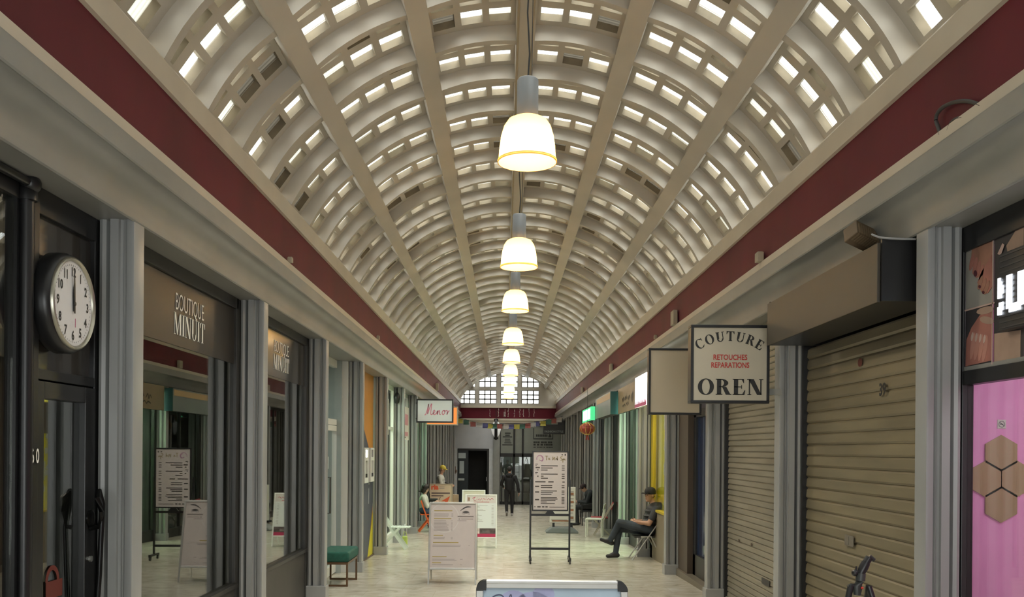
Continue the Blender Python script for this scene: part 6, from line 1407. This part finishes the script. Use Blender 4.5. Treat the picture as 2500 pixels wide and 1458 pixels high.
# ---------------- hunched man far along the right, facing left
root = thing('person', 'hunched man in dark clothes and dark cap sitting far along the right', 'person', FCH.location)
DJ = mat('dark_navy_jacket', (.012, .016, .020), .8); DP = mat('dark_grey_trousers', (.020, .022, .024), .8); SK3 = mat('skin_dim', (.36, .22, .16), .5)
c, e = [], []
e.append(((.06, 0, .55), (.16, .18, .13), None, 1)); c.append(((.08, 0, .58), (.03, 0, .82), .150, .165, 0)); e.append(((.0, 0, .92), (.15, .205, .15), None, 0)); c.append(((-.06, 0, .98), (-.13, 0, 1.06), .058, .052, 2))
H = head(e, c, (-.175, 0, 1.115), (-.80, -.15, -.58), 2, .98)
for sy in (-1, 1):
    sh = Vector((.0, .20*sy, .95)); el = Vector((-.10, .25*sy, .69)); wr = Vector((-.33, .08*sy, .70)); c.append((sh, el, .070, .058, 0)); c.append((el, wr, .056, .040, 0)); hand(c, wr + Vector((-.02, 0, 0)), (-.9, -.2*sy, .1), (0, -.5*sy, .8), (.2, sy, 0), 2, .8)
    kn = (-.40, .13*sy, .53); an = (-.34, .13*sy, .10); c.append(((.04, .10*sy, .545), kn, .092, .068, 1)); c.append((kn, an, .064, .050, 1)); c.append(((-.32, .13*sy, .048), (-.49, .13*sy, .038), .044, .035, 3))
figure(root, c, e, [DJ, DP, SK3, SB], .010); face_bits(root, H[0], H[1], H[2], H[3])
mb = MB(); mb.ell(H[0] - H[1]*.014 + H[3]*.036, (.086, .104, .090), rot=H[4]); mb.obox(H[0] + H[1]*.06 + H[3]*.045 - H[2]*.07, H[2]*.14, H[1]*.085, H[3]*.012); mb.build('cap', mat('dark_wine_cap', (.020, .010, .012), .8), root, smooth=40)

# ---------------- person in the yellow cap behind the money transfer board
q = at(1075, 1140, 28.0); root = thing('person', 'person in yellow cap and pale grey top standing behind the tan board', 'person', (q.x, 28.0, fl(28.0)))
GT = mat('pale_grey_top', (.48, .47, .42), .85); BK = mat('black_straps', (.012, .012, .012), .6)
c, e = [], []
e.append(((0, 0, .98), (.15, .13, .14), None, 1)); c.append(((0, 0, 1.0), (.0, 0, 1.25), .135, .145, 0)); e.append(((.01, 0, 1.34), (.125, .19, .14), None, 0)); c.append(((.02, 0, 1.45), (.05, 0, 1.55), .05, .048, 2))
H = head(e, c, (.075, 0, 1.64), (.88, -.1, -.45), 2, .98)
for sy in (-1, 1):
    sh = Vector((.0, .19*sy, 1.40)); el = Vector((.06, .23*sy, 1.12)); wr = Vector((.29, .10*sy, 1.14)); c.append((sh, el, .064, .054, 0)); c.append((el, wr, .050, .036, 0)); hand(c, wr + Vector((.02, 0, 0)), (.95, -.2*sy, -.1), (0, -.4*sy, .9), (.0, sy, 0), 2, .6)
    c.append(((0, .09*sy, .92), (.01, .10*sy, .50), .09, .068, 1)); c.append(((.01, .10*sy, .50), (0, .10*sy, .10), .064, .048, 1)); c.append(((-.03, .10*sy, .045), (.15, .11*sy, .036), .044, .035, 3))
figure(root, c, e, [GT, DP, SKIN, SB], .010); face_bits(root, H[0], H[1], H[2], H[3])
mb = MB(); cc_, f_, r_, u_, rot_ = H; mb.ell(cc_ - f_*.012 + u_*.045, (.086, .104, .085), rot=rot_); mb.obox(cc_ + f_*.06 + u_*.045 - r_*.07, r_*.14, f_*.085, u_*.010); mb.build('cap', mat('yellow_cap', (.52, .40, .05), .7), root, smooth=40)
mb = MB(); mb.ell(cc_ - f_*.055 - u_*.03, (.07, .045, .07), rot=rot_); jitter_hair(mb, .003).build('hair', mat('grey_brown_hair', (.10, .07, .055), .7), root, smooth=60)
mb = MB(); mb.tube([(.16, -.205, 1.24), (.27, -.16, 1.19), (.33, -.10, 1.17)], .022, 8); mb.build('sleeve_stripe', BK, root, smooth=60)
# dark stroller-like trolley beside the orange chair
q = at(1046, 1200, 25.0); root = thing('shopping_trolley', 'black folding trolley with curved handle beside the woman on the orange chair', 'trolley', (q.x, 25.0, fl(25.0)))
mb = MB(); mb.tube(curve([(-.28, 0, 1.02), (-.05, 0, 1.02), (.02, 0, .96), (.03, 0, .7), (.05, 0, .2)]), .016, 8); mb.build('handle', M_BLACK, root, smooth=60)
mb = MB(); mb.box(-.02, .26, -.16, .16, .12, .82); mb.build('bag', mat('black_canvas', (.012, .012, .013), .8), root, bevel=.03, seg=3)
for y in (-.18, .18): mb = MB(); mb.lathe([(0, -.015), (.075, -.015), (.08, 0), (.075, .015), (0, .015)], (.08, y, .08), 16, axis='y'); mb.build('wheel', M_BLACK, root, smooth=40)
mb = MB(); mb.tube([(.08, -.18, .08), (.08, .18, .08)], .012, 6); mb.box(.05, .11, -.03, .03, .08, .14); mb.build('axle', M_BLACK, root)
